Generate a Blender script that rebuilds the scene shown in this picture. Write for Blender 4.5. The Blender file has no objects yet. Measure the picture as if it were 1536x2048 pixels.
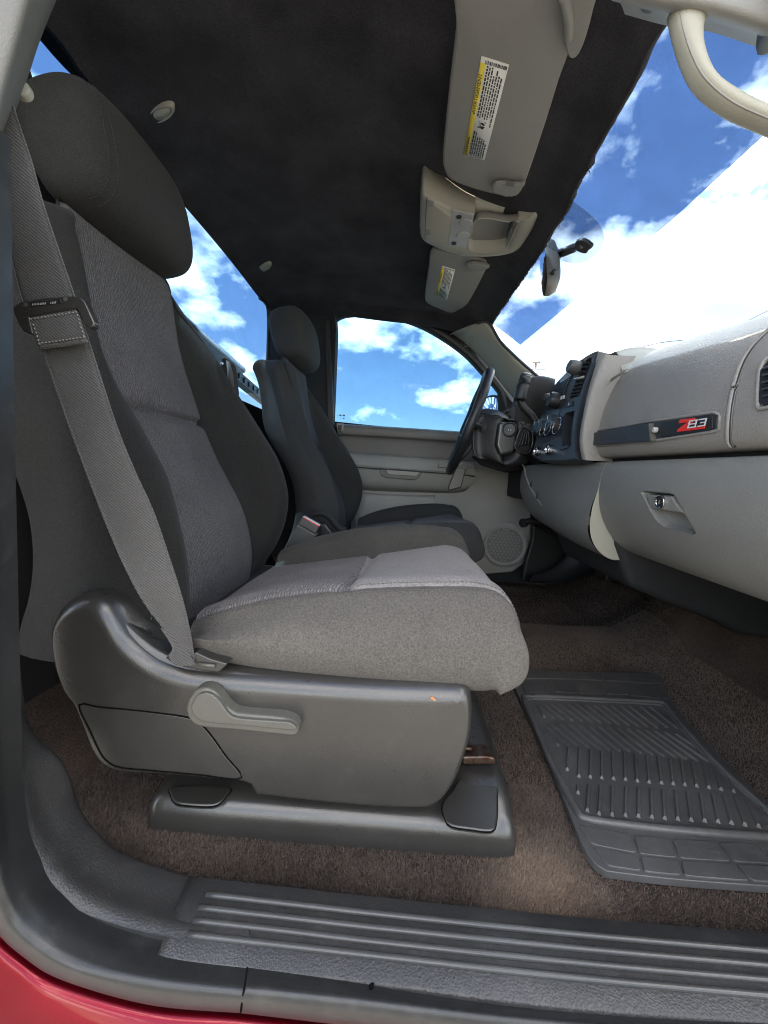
import bpy, bmesh, math, random
from mathutils import Vector as V, Matrix

random.seed(7)
sc = bpy.context.scene
COL = sc.collection

# ------------------------------------------------------------------ camera
FOC = 769.0                      # focal length in pixels of the 1536x2048 frame
YAW, PITCH, ROLL = math.radians(2.05), math.radians(6.35), math.radians(3.0)
CAM = V((0, 0, 0.55))            # Z = 0 is the carpet, X = front of the truck, Y = across the cab
_f = V((-math.sin(YAW) * math.cos(PITCH), math.cos(YAW) * math.cos(PITCH), -math.sin(PITCH)))
_r = V((math.cos(YAW), math.sin(YAW), 0))
_u = _r.cross(_f)
R_ = _r * math.cos(ROLL) + _u * math.sin(ROLL)
U_ = -_r * math.sin(ROLL) + _u * math.cos(ROLL)
cam_data = bpy.data.cameras.new('camera')
cam_data.sensor_fit = 'VERTICAL'
cam_data.sensor_height = 36
cam_data.lens = FOC / 2048 * 36
cam_data.clip_start = 0.02
cam_data.clip_end = 3000
cam = bpy.data.objects.new('camera', cam_data)
COL.objects.link(cam)
mw = Matrix.Identity(4)
for i in range(3):
    mw[i][0], mw[i][1], mw[i][2], mw[i][3] = R_[i], U_[i], -_f[i], CAM[i]
cam.matrix_world = mw
sc.camera = cam

# ------------------------------------------------------------------ light
SUN_EL, SUN_AZ = math.radians(68), math.radians(86)    # azimuth measured from +Y towards -X
sun_dir = V((-math.sin(SUN_AZ) * math.cos(SUN_EL), math.cos(SUN_AZ) * math.cos(SUN_EL), math.sin(SUN_EL)))
sl = bpy.data.lights.new('sun', 'SUN')
sl.energy = 4.0
sl.angle = math.radians(0.53)
sl.color = (1.0, 0.95, 0.87)
so = bpy.data.objects.new('sun', sl)
COL.objects.link(so)
so.rotation_euler = sun_dir.to_track_quat('Z', 'Y').to_euler()
so.location = (0, 0, 20)

world = bpy.data.worlds.new('World')
sc.world = world
world.use_nodes = True
nt = world.node_tree
nt.nodes.clear()
def wn(t, **k):
    n = nt.nodes.new(t)
    for a, b in k.items():
        setattr(n, a, b)
    return n
def wl(a, b):
    nt.links.new(a, b)
out = wn('ShaderNodeOutputWorld')
bg = wn('ShaderNodeBackground')
bg.inputs['Strength'].default_value = 0.12
sky = wn('ShaderNodeTexSky', sky_type='NISHITA')
sky.sun_disc = False
sky.sun_elevation = SUN_EL
sky.sun_rotation = -SUN_AZ
sky.air_density = 1.0
sky.dust_density = 0.2
sky.ozone_density = 3.0
tc = wn('ShaderNodeTexCoord')
sep = wn('ShaderNodeSeparateXYZ')
wl(tc.outputs['Generated'], sep.inputs[0])
zc = wn('ShaderNodeMath', operation='MAXIMUM'); zc.inputs[1].default_value = 0.0
wl(sep.outputs['Z'], zc.inputs[0])
za = wn('ShaderNodeMath', operation='ADD'); za.inputs[1].default_value = 0.70
wl(zc.outputs[0], za.inputs[0])
dv = wn('ShaderNodeVectorMath', operation='DIVIDE')
cmb = wn('ShaderNodeCombineXYZ')
for i in range(3):
    wl(za.outputs[0], cmb.inputs[i])
wl(tc.outputs['Generated'], dv.inputs[0]); wl(cmb.outputs[0], dv.inputs[1])
mp = wn('ShaderNodeMapping')
CLOUD_OFF = (2.2, 3.3, 8.8)
mp.inputs['Location'].default_value = CLOUD_OFF
mp.inputs['Scale'].default_value = (1.0, 1.0, 1.7)
wl(dv.outputs[0], mp.inputs['Vector'])
def cloud_noise(vec, scale, detail, rough, dist):
    q = wn('ShaderNodeTexNoise'); q.inputs['Scale'].default_value = scale; q.inputs['Detail'].default_value = detail
    q.inputs['Roughness'].default_value = rough; q.inputs['Distortion'].default_value = dist
    wl(vec, q.inputs['Vector']); return q.outputs['Fac']
def wmath(op, a, b):
    q = wn('ShaderNodeMath', operation=op)
    for i, x in enumerate((a, b)):
        if isinstance(x, (int, float)): q.inputs[i].default_value = x
        else: wl(x, q.inputs[i])
    return q.outputs[0]
lift = wn('ShaderNodeVectorMath', operation='ADD'); lift.inputs[1].default_value = (-0.02, 0.0, 0.055)
wl(mp.outputs[0], lift.inputs[0])
d1 = cloud_noise(mp.outputs[0], 4.4, 12, 0.54, 0.0)
d2 = cloud_noise(lift.outputs[0], 4.4, 4, 0.52, 0.0)
cr = wn('ShaderNodeValToRGB')
cr.color_ramp.elements[0].position = 0.507; cr.color_ramp.elements[0].color = (0, 0, 0, 1)
cr.color_ramp.elements[1].position = 0.605; cr.color_ramp.elements[1].color = (1, 1, 1, 1)
wl(d1, cr.inputs[0])
cc = wn('ShaderNodeValToRGB')
cc.color_ramp.elements[0].position = 0.40; cc.color_ramp.elements[0].color = (4.6, 5.3, 6.6, 1)
cc.color_ramp.elements[1].position = 0.56; cc.color_ramp.elements[1].color = (16.0, 15.8, 15.2, 1)
wl(wmath('ADD', wmath('MULTIPLY', wmath('SUBTRACT', d1, d2), 1.1), 0.50), cc.inputs[0])
mx = wn('ShaderNodeMix', data_type='RGBA')
hz = wn('ShaderNodeMapRange'); hz.inputs['From Min'].default_value = 0.0; hz.inputs['From Max'].default_value = 0.06; wl(sep.outputs['Z'], hz.inputs[0])
wl(wmath('MULTIPLY', cr.outputs[0], hz.outputs[0]), mx.inputs[0]); wl(sky.outputs[0], mx.inputs[6]); wl(cc.outputs[0], mx.inputs[7])
wl(mx.outputs[2], bg.inputs['Color'])
wl(bg.outputs[0], out.inputs[0])

sc.view_settings.view_transform = 'Standard'
sc.view_settings.look = 'None'
sc.view_settings.gamma = 1
sc.view_settings.exposure = 2.38
sc.view_settings.use_white_balance = True
sc.view_settings.white_balance_temperature = 7300
sc.view_settings.white_balance_tint = 12
sc.render.engine = 'CYCLES'
sc.cycles.filter_width = 1.05
sc.cycles.max_bounces = 12
sc.cycles.diffuse_bounces = 7
sc.cycles.transparent_max_bounces = 16
sc.cycles.use_denoising = True

# ------------------------------------------------------------------ pixel -> place helpers
def ray(px, py):
    return _f * FOC + R_ * (px - 768) + U_ * (1024 - py)
def PX(px, py, x):
    d = ray(px, py); return CAM + d * ((x - CAM.x) / d.x)
def PY(px, py, y):
    d = ray(px, py); return CAM + d * ((y - CAM.y) / d.y)
def PZ(px, py, z):
    d = ray(px, py); return CAM + d * ((z - CAM.z) / d.z)
def TY(tr, y): return [PY(a, b, y) for a, b in tr]
def TZ(tr, z): return [PZ(a, b, z) for a, b in tr]
def TX(tr, x): return [PX(a, b, x) for a, b in tr]
class Plane:
    def __init__(s, o, n, up=V((0, 0, 1))):
        s.o, s.n = V(o), V(n).normalized()
        s.u = up.cross(s.n).normalized(); s.v = s.n.cross(s.u).normalized()
    def hit(s, px, py, off=0.0):
        d = ray(px, py)
        t = (s.o + s.n * off - CAM).dot(s.n) / d.dot(s.n)
        return CAM + d * t
    def trace(s, tr, off=0.0): return [s.hit(a, b, off) for a, b in tr]

# ------------------------------------------------------------------ curve helpers
def cr1(p0, p1, p2, p3, t):
    return 0.5 * ((2 * p1) + (p2 - p0) * t + (2 * p0 - 5 * p1 + 4 * p2 - p3) * t * t + (3 * p1 - p0 - 3 * p2 + p3) * t ** 3)
def spline(pts, n, closed=False):
    """n points along a Catmull-Rom curve through pts, evenly spaced in arc length"""
    m = len(pts); fine = []
    segs = m if closed else m - 1
    for i in range(segs):
        if closed:
            q = [pts[(i + k - 1) % m] for k in range(4)]
        else:
            q = [pts[max(0, i - 1)], pts[i], pts[i + 1], pts[min(m - 1, i + 2)]]
        for k in range(12):
            fine.append(cr1(*q, k / 12))
    fine.append(pts[0] if closed else pts[-1])
    L = [0]
    for a, b in zip(fine, fine[1:]):
        L.append(L[-1] + (b - a).length)
    res = []; j = 0
    cnt = n if closed else n - 1
    for i in range(n):
        s = L[-1] * i / max(1, cnt)
        while j < len(L) - 2 and L[j + 1] < s: j += 1
        d = L[j + 1] - L[j]
        res.append(fine[j].lerp(fine[j + 1], (s - L[j]) / d if d > 1e-9 else 0))
    return res
def csample(pts, n, closed=False):
    """n samples at even parameter (control points keep their parameter)"""
    m = len(pts); segs = m if closed else m - 1; res = []
    for k in range(n):
        s = segs * k / (n if closed else n - 1)
        i = min(int(s), segs - 1); t = s - i
        if closed: q = [pts[(i + a - 1) % m] for a in range(4)]
        else: q = [pts[max(0, i - 1)], pts[i], pts[i + 1], pts[min(m - 1, i + 2)]]
        res.append(cr1(*q, t))
    return res
def interp(xs, ys, x):
    if x <= xs[0]: return ys[0]
    for a in range(len(xs) - 1):
        if x <= xs[a + 1]:
            t = (x - xs[a]) / (xs[a + 1] - xs[a]); return ys[a] + (ys[a + 1] - ys[a]) * t
    return ys[-1]
def sm(a, b, x):
    t = min(1, max(0, (x - a) / (b - a))); return t * t * (3 - 2 * t)

# ------------------------------------------------------------------ object helpers
def thing(name, label, cat, loc=(0, 0, 0), group=None):
    o = bpy.data.objects.new(name, None)
    o.empty_display_size = 0.05
    COL.objects.link(o); o.location = loc
    o['label'] = label; o['category'] = cat
    if group: o['group'] = group
    return o
def tag(o, label, cat, group=None):
    o['label'] = label; o['category'] = cat
    if group: o['group'] = group
    return o
def struct(o):
    o['kind'] = 'structure'; return o
def root_inv(parent):
    m = Matrix.Identity(4); p = parent
    while p is not None:
        m = Matrix.Translation(-p.location) @ m; p = None
    return m
def link(o, parent):
    COL.objects.link(o)
    if parent is not None:
        o.parent = parent
        if parent.type == 'EMPTY':
            o.matrix_parent_inverse = Matrix.Translation(-V(parent.location))
    return o
def mesh(name, vs, fs, mat, parent=None, smooth=True, bevel=0, seg=3, sub=0, weld=0, solid=0, ang=35):
    me = bpy.data.meshes.new(name)
    me.from_pydata([tuple(v) for v in vs], [], fs)
    if weld:
        b = bmesh.new(); b.from_mesh(me); bmesh.ops.remove_doubles(b, verts=b.verts, dist=weld); b.to_mesh(me); b.free()
    b = bmesh.new(); b.from_mesh(me); bmesh.ops.recalc_face_normals(b, faces=b.faces); b.to_mesh(me); b.free()
    me.materials.append(mat)
    me.polygons.foreach_set('use_smooth', [smooth] * len(me.polygons))
    o = bpy.data.objects.new(name, me)
    link(o, parent)
    if solid:
        s = o.modifiers.new('solid', 'SOLIDIFY'); s.thickness = solid; s.offset = 0
    if bevel:
        m = o.modifiers.new('bevel', 'BEVEL'); m.width = bevel; m.segments = seg; m.limit_method = 'ANGLE'
        m.angle_limit = math.radians(ang); m.harden_normals = True
    if sub:
        s = o.modifiers.new('sub', 'SUBSURF'); s.levels = sub; s.render_levels = sub
    return o
def gridmesh(name, G, mat, parent=None, wrap=False, smooth=True, flip=False, caps=False, **k):
    n, m = len(G), len(G[0]); vs = [p for r in G for p in r]; fs = []
    for i in range(n - 1):
        for j in range(m if wrap else m - 1):
            a, b = i * m + j, i * m + (j + 1) % m
            fs.append((a, b, b + m, a + m))
    if caps:
        fs.append(tuple(range(m))[::-1]); fs.append(tuple((n - 1) * m + q for q in range(m)))
    return mesh(name, vs, fs, mat, parent, smooth, **k)
def loft(name, rows, nu, nv, mat, parent=None, closed=False, **k):
    """rows: list of control polylines (same count); nu samples along each, nv across the rows"""
    A = [csample(r, nu, closed) for r in rows]
    cols = [csample([a[j] for a in A], nv) for j in range(nu)]
    G = [[cols[j][i] for j in range(nu)] for i in range(nv)]
    return gridmesh(name, G, mat, parent, wrap=closed, **k)
def prism(name, poly, ext, mat, parent=None, bevel=0.002, seg=2, smooth=True, **k):
    """closed outline extruded by the vector ext"""
    ext = V(ext); n = len(poly)
    vs = [V(p) for p in poly] + [V(p) + ext for p in poly]
    fs = [tuple(range(n))[::-1], tuple(range(n, 2 * n))]
    for i in range(n):
        j = (i + 1) % n; fs.append((i, j, j + n, i + n))
    return mesh(name, vs, fs, mat, parent, smooth, bevel=bevel, seg=seg, **k)
def frame_for(t, up=V((0, 0, 1))):
    t = t.normalized()
    if abs(t.dot(up)) > 0.97: up = V((1, 0, 0))
    a = up.cross(t).normalized(); return a, t.cross(a).normalized()
def tube_data(pts, rad, ns=10, cap=True, flat=1.0, up=V((0, 0, 1))):
    vs, fs = [], []; n = len(pts)
    for i, p in enumerate(pts):
        t = pts[min(n - 1, i + 1)] - pts[max(0, i - 1)]
        a, b = frame_for(t, up)
        r = rad[i] if isinstance(rad, (list, tuple)) else rad
        for k in range(ns):
            an = 2 * math.pi * k / ns
            vs.append(p + a * (r * math.cos(an)) + b * (r * flat * math.sin(an)))
    for i in range(n - 1):
        for k in range(ns):
            fs.append((i * ns + k, i * ns + (k + 1) % ns, (i + 1) * ns + (k + 1) % ns, (i + 1) * ns + k))
    if cap:
        fs.append(tuple(range(ns))[::-1]); fs.append(tuple((n - 1) * ns + k for k in range(ns)))
    return vs, fs
def tube(name, pts, rad, mat, parent=None, ns=10, n=None, flat=1.0, up=V((0, 0, 1)), **k):
    pts = [V(p) for p in pts]
    if n: pts = spline(pts, n)
    vs, fs = tube_data(pts, rad, ns, True, flat, up)
    return mesh(name, vs, fs, mat, parent, **k)
def box(name, c, size, mat, parent=None, rot=None, bevel=0.004, seg=3, sub=0):
    c = V(c); sx, sy, sz = [s / 2 for s in size]
    M = rot if rot is not None else Matrix.Identity(3)
    vs = [c + M @ V((x * sx, y * sy, z * sz)) for x in (-1, 1) for y in (-1, 1) for z in (-1, 1)]
    fs = [(0, 1, 3, 2), (4, 6, 7, 5), (0, 4, 5, 1), (2, 3, 7, 6), (0, 2, 6, 4), (1, 5, 7, 3)]
    return mesh(name, vs, fs, mat, parent, bevel=bevel, seg=seg, sub=sub)
def lathe(name, c, axis, prof, mat, parent=None, ns=28, **k):
    """prof: list of (distance along axis, radius)"""
    axis = V(axis).normalized(); a, b = frame_for(axis); vs, fs = [], []
    for h, r in prof:
        for q in range(ns):
            an = 2 * math.pi * q / ns
            vs.append(V(c) + axis * h + a * (r * math.cos(an)) + b * (r * math.sin(an)))
    for i in range(len(prof) - 1):
        for q in range(ns):
            fs.append((i * ns + q, i * ns + (q + 1) % ns, (i + 1) * ns + (q + 1) % ns, (i + 1) * ns + q))
    fs.append(tuple(range(ns))[::-1]); fs.append(tuple((len(prof) - 1) * ns + q for q in range(ns)))
    return mesh(name, vs, fs, mat, parent, bevel=k.pop('bevel', 0.0012), seg=2, **k)
def bake(o):
    """apply the modifiers"""
    dg = bpy.context.evaluated_depsgraph_get()
    me = bpy.data.meshes.new_from_object(o.evaluated_get(dg))
    o.modifiers.clear(); o.data = me
    return o
def cut(o, poly, ext):
    """recess an opening into o: boolean with a prism, then apply"""
    c = prism('cutter', poly, ext, o.data.materials[0], None, bevel=0)
    bpy.context.view_layer.update()
    bake(o)
    m = o.modifiers.new('cut', 'BOOLEAN'); m.operation = 'DIFFERENCE'; m.object = c; m.solver = 'EXACT'
    bpy.context.view_layer.update()
    bake(o)
    me = c.data
    bpy.data.objects.remove(c); bpy.data.meshes.remove(me)
    return o
def text_mesh(name, body, o, ux, uy, size, mat, parent=None, shear=0.0, depth=0.0003, bold=0.0, sx=1.0):
    """flat lettering: o = lower left corner, ux / uy = writing and up directions"""
    cu = bpy.data.curves.new(name, 'FONT'); cu.body = body; cu.size = size; cu.shear = shear; cu.extrude = depth; cu.offset = bold
    t = bpy.data.objects.new(name + '_curve', cu); COL.objects.link(t)
    bpy.context.view_layer.update()
    me = bpy.data.meshes.new_from_object(t.evaluated_get(bpy.context.evaluated_depsgraph_get()))
    bpy.data.objects.remove(t); bpy.data.curves.remove(cu)
    ux, uy = V(ux).normalized(), V(uy).normalized(); uz = ux.cross(uy)
    for v in me.vertices:
        v.co = V(o) + ux * (v.co.x * sx) + uy * v.co.y + uz * v.co.z
    me.materials.clear(); me.materials.append(mat)
    ob = bpy.data.objects.new(name, me)
    return link(ob, parent)

# ------------------------------------------------------------------ materials
MATS = {}
class NB:
    def __init__(s, name):
        m = bpy.data.materials.new(name); m.use_nodes = True
        s.m = m; s.t = m.node_tree; s.t.nodes.clear()
        s.out = s.n('ShaderNodeOutputMaterial'); s.b = s.n('ShaderNodeBsdfPrincipled')
        s.l(s.b.outputs[0], s.out.inputs[0])
        s.co = s.n('ShaderNodeTexCoord').outputs['Object']
        MATS[name] = m
    def n(s, t, **k):
        q = s.t.nodes.new(t)
        for a, b in k.items(): setattr(q, a, b)
        return q
    def l(s, a, b): s.t.links.new(a, b)
    def noise(s, scale, detail=4, rough=0.55, stretch=None, dist=0.0):
        q = s.n('ShaderNodeTexNoise'); q.inputs['Scale'].default_value = scale; q.inputs['Detail'].default_value = detail
        q.inputs['Roughness'].default_value = rough; q.inputs['Distortion'].default_value = dist
        s.l(s.mapped(stretch), q.inputs['Vector']); return q.outputs['Fac']
    def mapped(s, stretch=None, rot=None):
        if stretch is None and rot is None: return s.co
        m = s.n('ShaderNodeMapping'); m.inputs['Scale'].default_value = stretch or (1, 1, 1)
        if rot: m.inputs['Rotation'].default_value = rot
        s.l(s.co, m.inputs['Vector']); return m.outputs[0]
    def voro(s, scale, feature='F1', stretch=None):
        q = s.n('ShaderNodeTexVoronoi', feature=feature); q.inputs['Scale'].default_value = scale
        s.l(s.mapped(stretch), q.inputs['Vector']); return q.outputs['Distance']
    def wave(s, scale, stretch=None, rot=None, dist=0.0, dscale=1.0, direction='X'):
        q = s.n('ShaderNodeTexWave', bands_direction=direction); q.inputs['Scale'].default_value = scale
        q.inputs['Distortion'].default_value = dist; q.inputs['Detail Scale'].default_value = dscale; q.inputs['Detail'].default_value = 2
        s.l(s.mapped(stretch, rot), q.inputs['Vector']); return q.outputs['Fac']
    def ramp(s, fac, stops):
        q = s.n('ShaderNodeValToRGB'); e = q.color_ramp.elements
        while len(e) < len(stops): e.new(0.5)
        for a, (p, c) in zip(e, stops): a.position = p; a.color = (*c, 1) if len(c) == 3 else c
        s.l(fac, q.inputs[0]); return q.outputs[0]
    def math(s, op, a, b):
        q = s.n('ShaderNodeMath', operation=op)
        for i, x in enumerate((a, b)):
            if isinstance(x, (int, float)): q.inputs[i].default_value = x
            else: s.l(x, q.inputs[i])
        return q.outputs[0]
    def mix(s, fac, a, b, blend='MIX'):
        q = s.n('ShaderNodeMix', data_type='RGBA', blend_type=blend)
        for i, x in ((0, fac), (6, a), (7, b)):
            if isinstance(x, (int, float)): q.inputs[i].default_value = x
            elif isinstance(x, tuple): q.inputs[i].default_value = (*x, 1)
            else: s.l(x, q.inputs[i])
        return q.outputs[2]
    def color(s, c):
        if isinstance(c, tuple): s.b.inputs['Base Color'].default_value = (*c, 1)
        else: s.l(c, s.b.inputs['Base Color'])
    def rough(s, c):
        if isinstance(c, (int, float)): s.b.inputs['Roughness'].default_value = c
        else: s.l(c, s.b.inputs['Roughness'])
    def bump(s, h, strength=0.3, dist=0.001):
        q = s.n('ShaderNodeBump'); q.inputs['Strength'].default_value = strength; q.inputs['Distance'].default_value = dist
        s.l(h, q.inputs['Height']); s.l(q.outputs[0], s.b.inputs['Normal']); return s
    def set(s, **k):
        for a, b in k.items(): s.b.inputs[a.replace('_', ' ')].default_value = b
        return s

def scaled(c, f): return tuple(min(1, x * f) for x in c)
def plastic(name, col, rough=0.45, grain=650, gs=0.25, gd=0.0006, var=0.12, spec=0.5, dust=0.0):
    b = NB(name)
    big = b.noise(9, 5)
    c = b.ramp(big, [(0.3, scaled(col, 1 - var)), (0.7, scaled(col, 1 + var))])
    if dust:
        d = b.ramp(b.noise(38, 8, 0.7), [(0.52, (0, 0, 0)), (0.75, (1, 1, 1))])
        c = b.mix(b.math('MULTIPLY', d, dust), c, (0.30, 0.28, 0.25))
    b.color(c)
    b.rough(b.math('ADD', b.math('MULTIPLY', b.noise(30, 6, 0.65), 0.18), rough - 0.09))
    v = b.voro(grain)
    b.bump(b.math('ADD', v, b.math('MULTIPLY', b.noise(grain * 0.35, 3), 0.8)), gs, gd)
    b.set(Specular_IOR_Level=spec)
    return b.m
def fabric(name, col, weave=900, rib=None, ribrot=None, ribamp=0.0, var=0.16, sheen=0.05, lint=0.25, bumps=0.9):
    b = NB(name)
    big = b.noise(7, 6, 0.6)
    c = b.ramp(big, [(0.28, scaled(col, 1 - var)), (0.72, scaled(col, 1 + var))])
    fine = b.noise(weave, 2, 0.7)
    c = b.mix(0.75, c, b.ramp(fine, [(0.3, (0.42, 0.42, 0.42)), (0.68, (1.12, 1.12, 1.12))]), 'MULTIPLY')
    h = fine
    if rib:
        w = b.wave(rib, None, ribrot, 5.5, 2.2)
        c = b.mix(ribamp, c, b.ramp(w, [(0.15, (0.25, 0.25, 0.25)), (0.6, (1, 1, 1))]), 'MULTIPLY')
        h = b.math('ADD', fine, b.math('MULTIPLY', w, 1.4))
    if lint:
        l = b.ramp(b.voro(170), [(0.0, (1, 1, 1)), (0.075, (0, 0, 0))])
        l = b.math('MULTIPLY', l, b.ramp(b.noise(26, 3), [(0.52, (0, 0, 0)), (0.62, (1, 1, 1))]))
        c = b.mix(b.math('MULTIPLY', l, lint), c, (0.5, 0.48, 0.44))
    b.color(c); b.rough(0.92); b.set(Specular_IOR_Level=0.25)
    b.b.inputs['Sheen Weight'].default_value = sheen; b.b.inputs['Sheen Roughness'].default_value = 0.5
    b.bump(h, bumps, 0.0012)
    return b.m

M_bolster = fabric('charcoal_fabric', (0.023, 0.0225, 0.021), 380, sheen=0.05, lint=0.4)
M_cushion = fabric('lit_bolster_fabric', (0.112, 0.102, 0.091), 380, sheen=0.05, lint=0.35)  # cushion copy of the bolster fabric, the light on it put into the colour
M_insert = fabric('grey_ribbed_fabric', (0.150, 0.140, 0.142), 380, rib=75, ribrot=(0, 0.0, 1.45), ribamp=0.7, sheen=0.06, lint=0.0)
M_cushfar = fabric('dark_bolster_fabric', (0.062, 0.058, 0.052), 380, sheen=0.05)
M_inseat = fabric('grey_seat_fabric', (0.225, 0.207, 0.202), 380, rib=70, ribrot=(0, 0, 0.15), ribamp=0.65, sheen=0.06, lint=0.15)
M_inplain = fabric('grey_plain_fabric', (0.245, 0.225, 0.217), 370, sheen=0.06, lint=0.25)
M_hrest = fabric('dark_headrest_fabric', (0.034, 0.034, 0.032), 420, sheen=0.05, lint=0.1)
M_dbolster = fabric('shaded_bolster_fabric', (0.046, 0.047, 0.047), 400, sheen=0.04, lint=0.1)  # driver seat copies of the seat fabrics, with shade put into the colour
M_dinsert = fabric('shaded_insert_fabric', (0.07, 0.072, 0.08), 400, sheen=0.04, lint=0.0)  # insert fabric darkened for the shade on the driver side
M_head = fabric('black_headliner_fabric', (0.042, 0.040, 0.044), 300, var=0.5, sheen=0.06, lint=0.0, bumps=0.5)
M_dark = plastic('charcoal_plastic', (0.033, 0.031, 0.028), 0.30, 520, 0.16, spec=0.9, dust=0.035)
M_dark2 = plastic('charcoal_panel_plastic', (0.031, 0.029, 0.026), 0.36, 520, 0.14, spec=0.9)
M_sill = plastic('grained_sill_plastic', (0.042, 0.041, 0.040), 0.36, 420, 0.38, 0.001, dust=0.10)
M_ribs = plastic('satin_rib_plastic', (0.060, 0.059, 0.056), 0.22, 900, 0.05)
M_trough = plastic('smooth_black_plastic', (0.04, 0.041, 0.042), 0.38, 900, 0.1, dust=0.1)
M_rubber = plastic('seal_rubber', (0.025, 0.0255, 0.0255), 0.36, 700, 0.12, dust=0.08)
M_mat = plastic('mat_rubber', (0.078, 0.0755, 0.072), 0.33, 500, 0.25, 0.0006, 0.2, dust=0.16)
M_black = plastic('black_plastic', (0.020, 0.020, 0.021), 0.42, 900, 0.15)
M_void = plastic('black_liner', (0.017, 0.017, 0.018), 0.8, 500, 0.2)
M_bezel = plastic('blue_black_bezel', (0.035, 0.040, 0.048), 0.40, 900, 0.12)
M_dashu = plastic('taupe_dash_plastic', (0.26, 0.243, 0.220), 0.48, 420, 0.55, 0.0009, 0.05)
M_dashl = plastic('grey_dash_plastic', (0.205, 0.20, 0.184), 0.48, 420, 0.4, 0.0008, 0.05)
M_trim = plastic('light_grey_trim', (0.28, 0.276, 0.25), 0.5, 600, 0.25, 0.0006, 0.05)
M_cream = plastic('cream_trim', (0.36, 0.345, 0.28), 0.5, 500, 0.2, 0.0006, 0.05)
M_visor = plastic('grey_visor_vinyl', (0.25, 0.245, 0.222), 0.6, 700, 0.35, 0.0005, 0.05)
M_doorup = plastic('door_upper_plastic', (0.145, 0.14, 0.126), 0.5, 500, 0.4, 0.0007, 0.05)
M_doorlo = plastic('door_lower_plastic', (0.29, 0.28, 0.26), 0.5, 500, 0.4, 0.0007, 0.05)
M_lever = plastic('grey_lever_plastic', (0.10, 0.096, 0.081), 0.33, 900, 0.15)
M_btn = plastic('grey_button_plastic', (0.09, 0.088, 0.085), 0.4, 900, 0.1)
M_white = plastic('white_label', (0.75, 0.75, 0.70), 0.5, 900, 0.0)
M_yellow = plastic('yellow_label', (0.72, 0.56, 0.05), 0.5, 900, 0.0)
M_ink = plastic('black_ink', (0.03, 0.03, 0.03), 0.6, 900, 0.0)
M_red = plastic('red_print', (0.75, 0.03, 0.02), 0.4, 900, 0.0)
M_silver = plastic('silver_print', (0.62, 0.62, 0.62), 0.35, 900, 0.0)
M_lens = plastic('grey_lens', (0.42, 0.42, 0.40), 0.15, 200, 0.15)

def gap_mat():
    b = NB('dark_gap'); b.color((0.006, 0.006, 0.006)); b.rough(1.0); b.set(Specular_IOR_Level=0.0); return b.m
M_gap = gap_mat()
def belt_mat():
    b = NB('belt_webbing')
    b.color(b.mix(0.8, b.ramp(b.noise(12, 4), [(0.3, (0.070, 0.066, 0.063)), (0.7, (0.096, 0.091, 0.087))]),
            b.ramp(b.wave(110, None, (0, 0.9, 0), 2.5, 4.0), [(0.2, (0.45, 0.45, 0.45)), (0.7, (1, 1, 1))]), 'MULTIPLY'))
    b.rough(0.6); b.bump(b.math('ADD', b.wave(110, None, (0, 0.9, 0), 2.5, 4.0), b.noise(1200, 2)), 0.6, 0.0008)
    b.set(Specular_IOR_Level=0.4); b.b.inputs['Sheen Weight'].default_value = 0.3
    return b.m
M_belt = belt_mat()
def carpet_mat():
    b = NB('brown_carpet')
    c = b.ramp(b.noise(5, 6, 0.6), [(0.28, (0.048, 0.036, 0.029)), (0.72, (0.105, 0.079, 0.064))])
    f = b.noise(230, 3, 0.8)
    c = b.mix(0.85, c, b.ramp(f, [(0.3, (0.3, 0.3, 0.3)), (0.7, (1.15, 1.12, 1.1))]), 'MULTIPLY')
    d = b.n('ShaderNodeVectorMath', operation='DISTANCE'); b.l(b.co, d.inputs[0]); d.inputs[1].default_value = tuple(PZ(1085, 1770, 0.0))
    sun_patch = b.ramp(b.math('ADD', d.outputs['Value'], b.math('MULTIPLY', b.noise(30, 5, 0.7), 0.09)), [(0.07, (1, 1, 1)), (0.15, (0, 0, 0))])  # pale sun patch on the carpet, painted into its colour
    c = b.mix(b.math('MULTIPLY', sun_patch, 0.55), c, (0.34, 0.24, 0.16))
    spk = b.ramp(b.voro(130), [(0.0, (1, 1, 1)), (0.05, (0, 0, 0))])
    c = b.mix(b.math('MULTIPLY', spk, b.ramp(b.noise(12, 3), [(0.5, (0, 0, 0)), (0.65, (0.6, 0.6, 0.6))])), c, (0.45, 0.38, 0.30))
    b.color(c); b.rough(1.0); b.set(Specular_IOR_Level=0.1); b.bump(b.math('ADD', f, b.noise(420, 2)), 0.5, 0.002)
    return b.m
M_carpet = carpet_mat()
def pile_mat():
    b = NB('brown_carpet_pile')
    c = b.ramp(b.noise(5, 6, 0.6), [(0.28, (0.095, 0.075, 0.064)), (0.72, (0.185, 0.148, 0.126))])
    c = b.mix(0.8, c, b.ramp(b.noise(300, 2, 0.7), [(0.3, (0.45, 0.45, 0.45)), (0.7, (1.25, 1.2, 1.15))]), 'MULTIPLY')
    d = b.n('ShaderNodeVectorMath', operation='DISTANCE'); b.l(b.co, d.inputs[0]); d.inputs[1].default_value = tuple(PZ(1085, 1770, 0.0))
    sun_patch = b.ramp(b.math('ADD', d.outputs['Value'], b.math('MULTIPLY', b.noise(30, 5, 0.7), 0.09)), [(0.07, (1, 1, 1)), (0.15, (0, 0, 0))])  # the same sun patch painted into the pile fibres
    c = b.mix(b.math('MULTIPLY', sun_patch, 0.45), c, (0.46, 0.33, 0.23))
    b.color(c); b.rough(0.9); b.set(Specular_IOR_Level=0.15); return b.m
M_pile = pile_mat()
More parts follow.
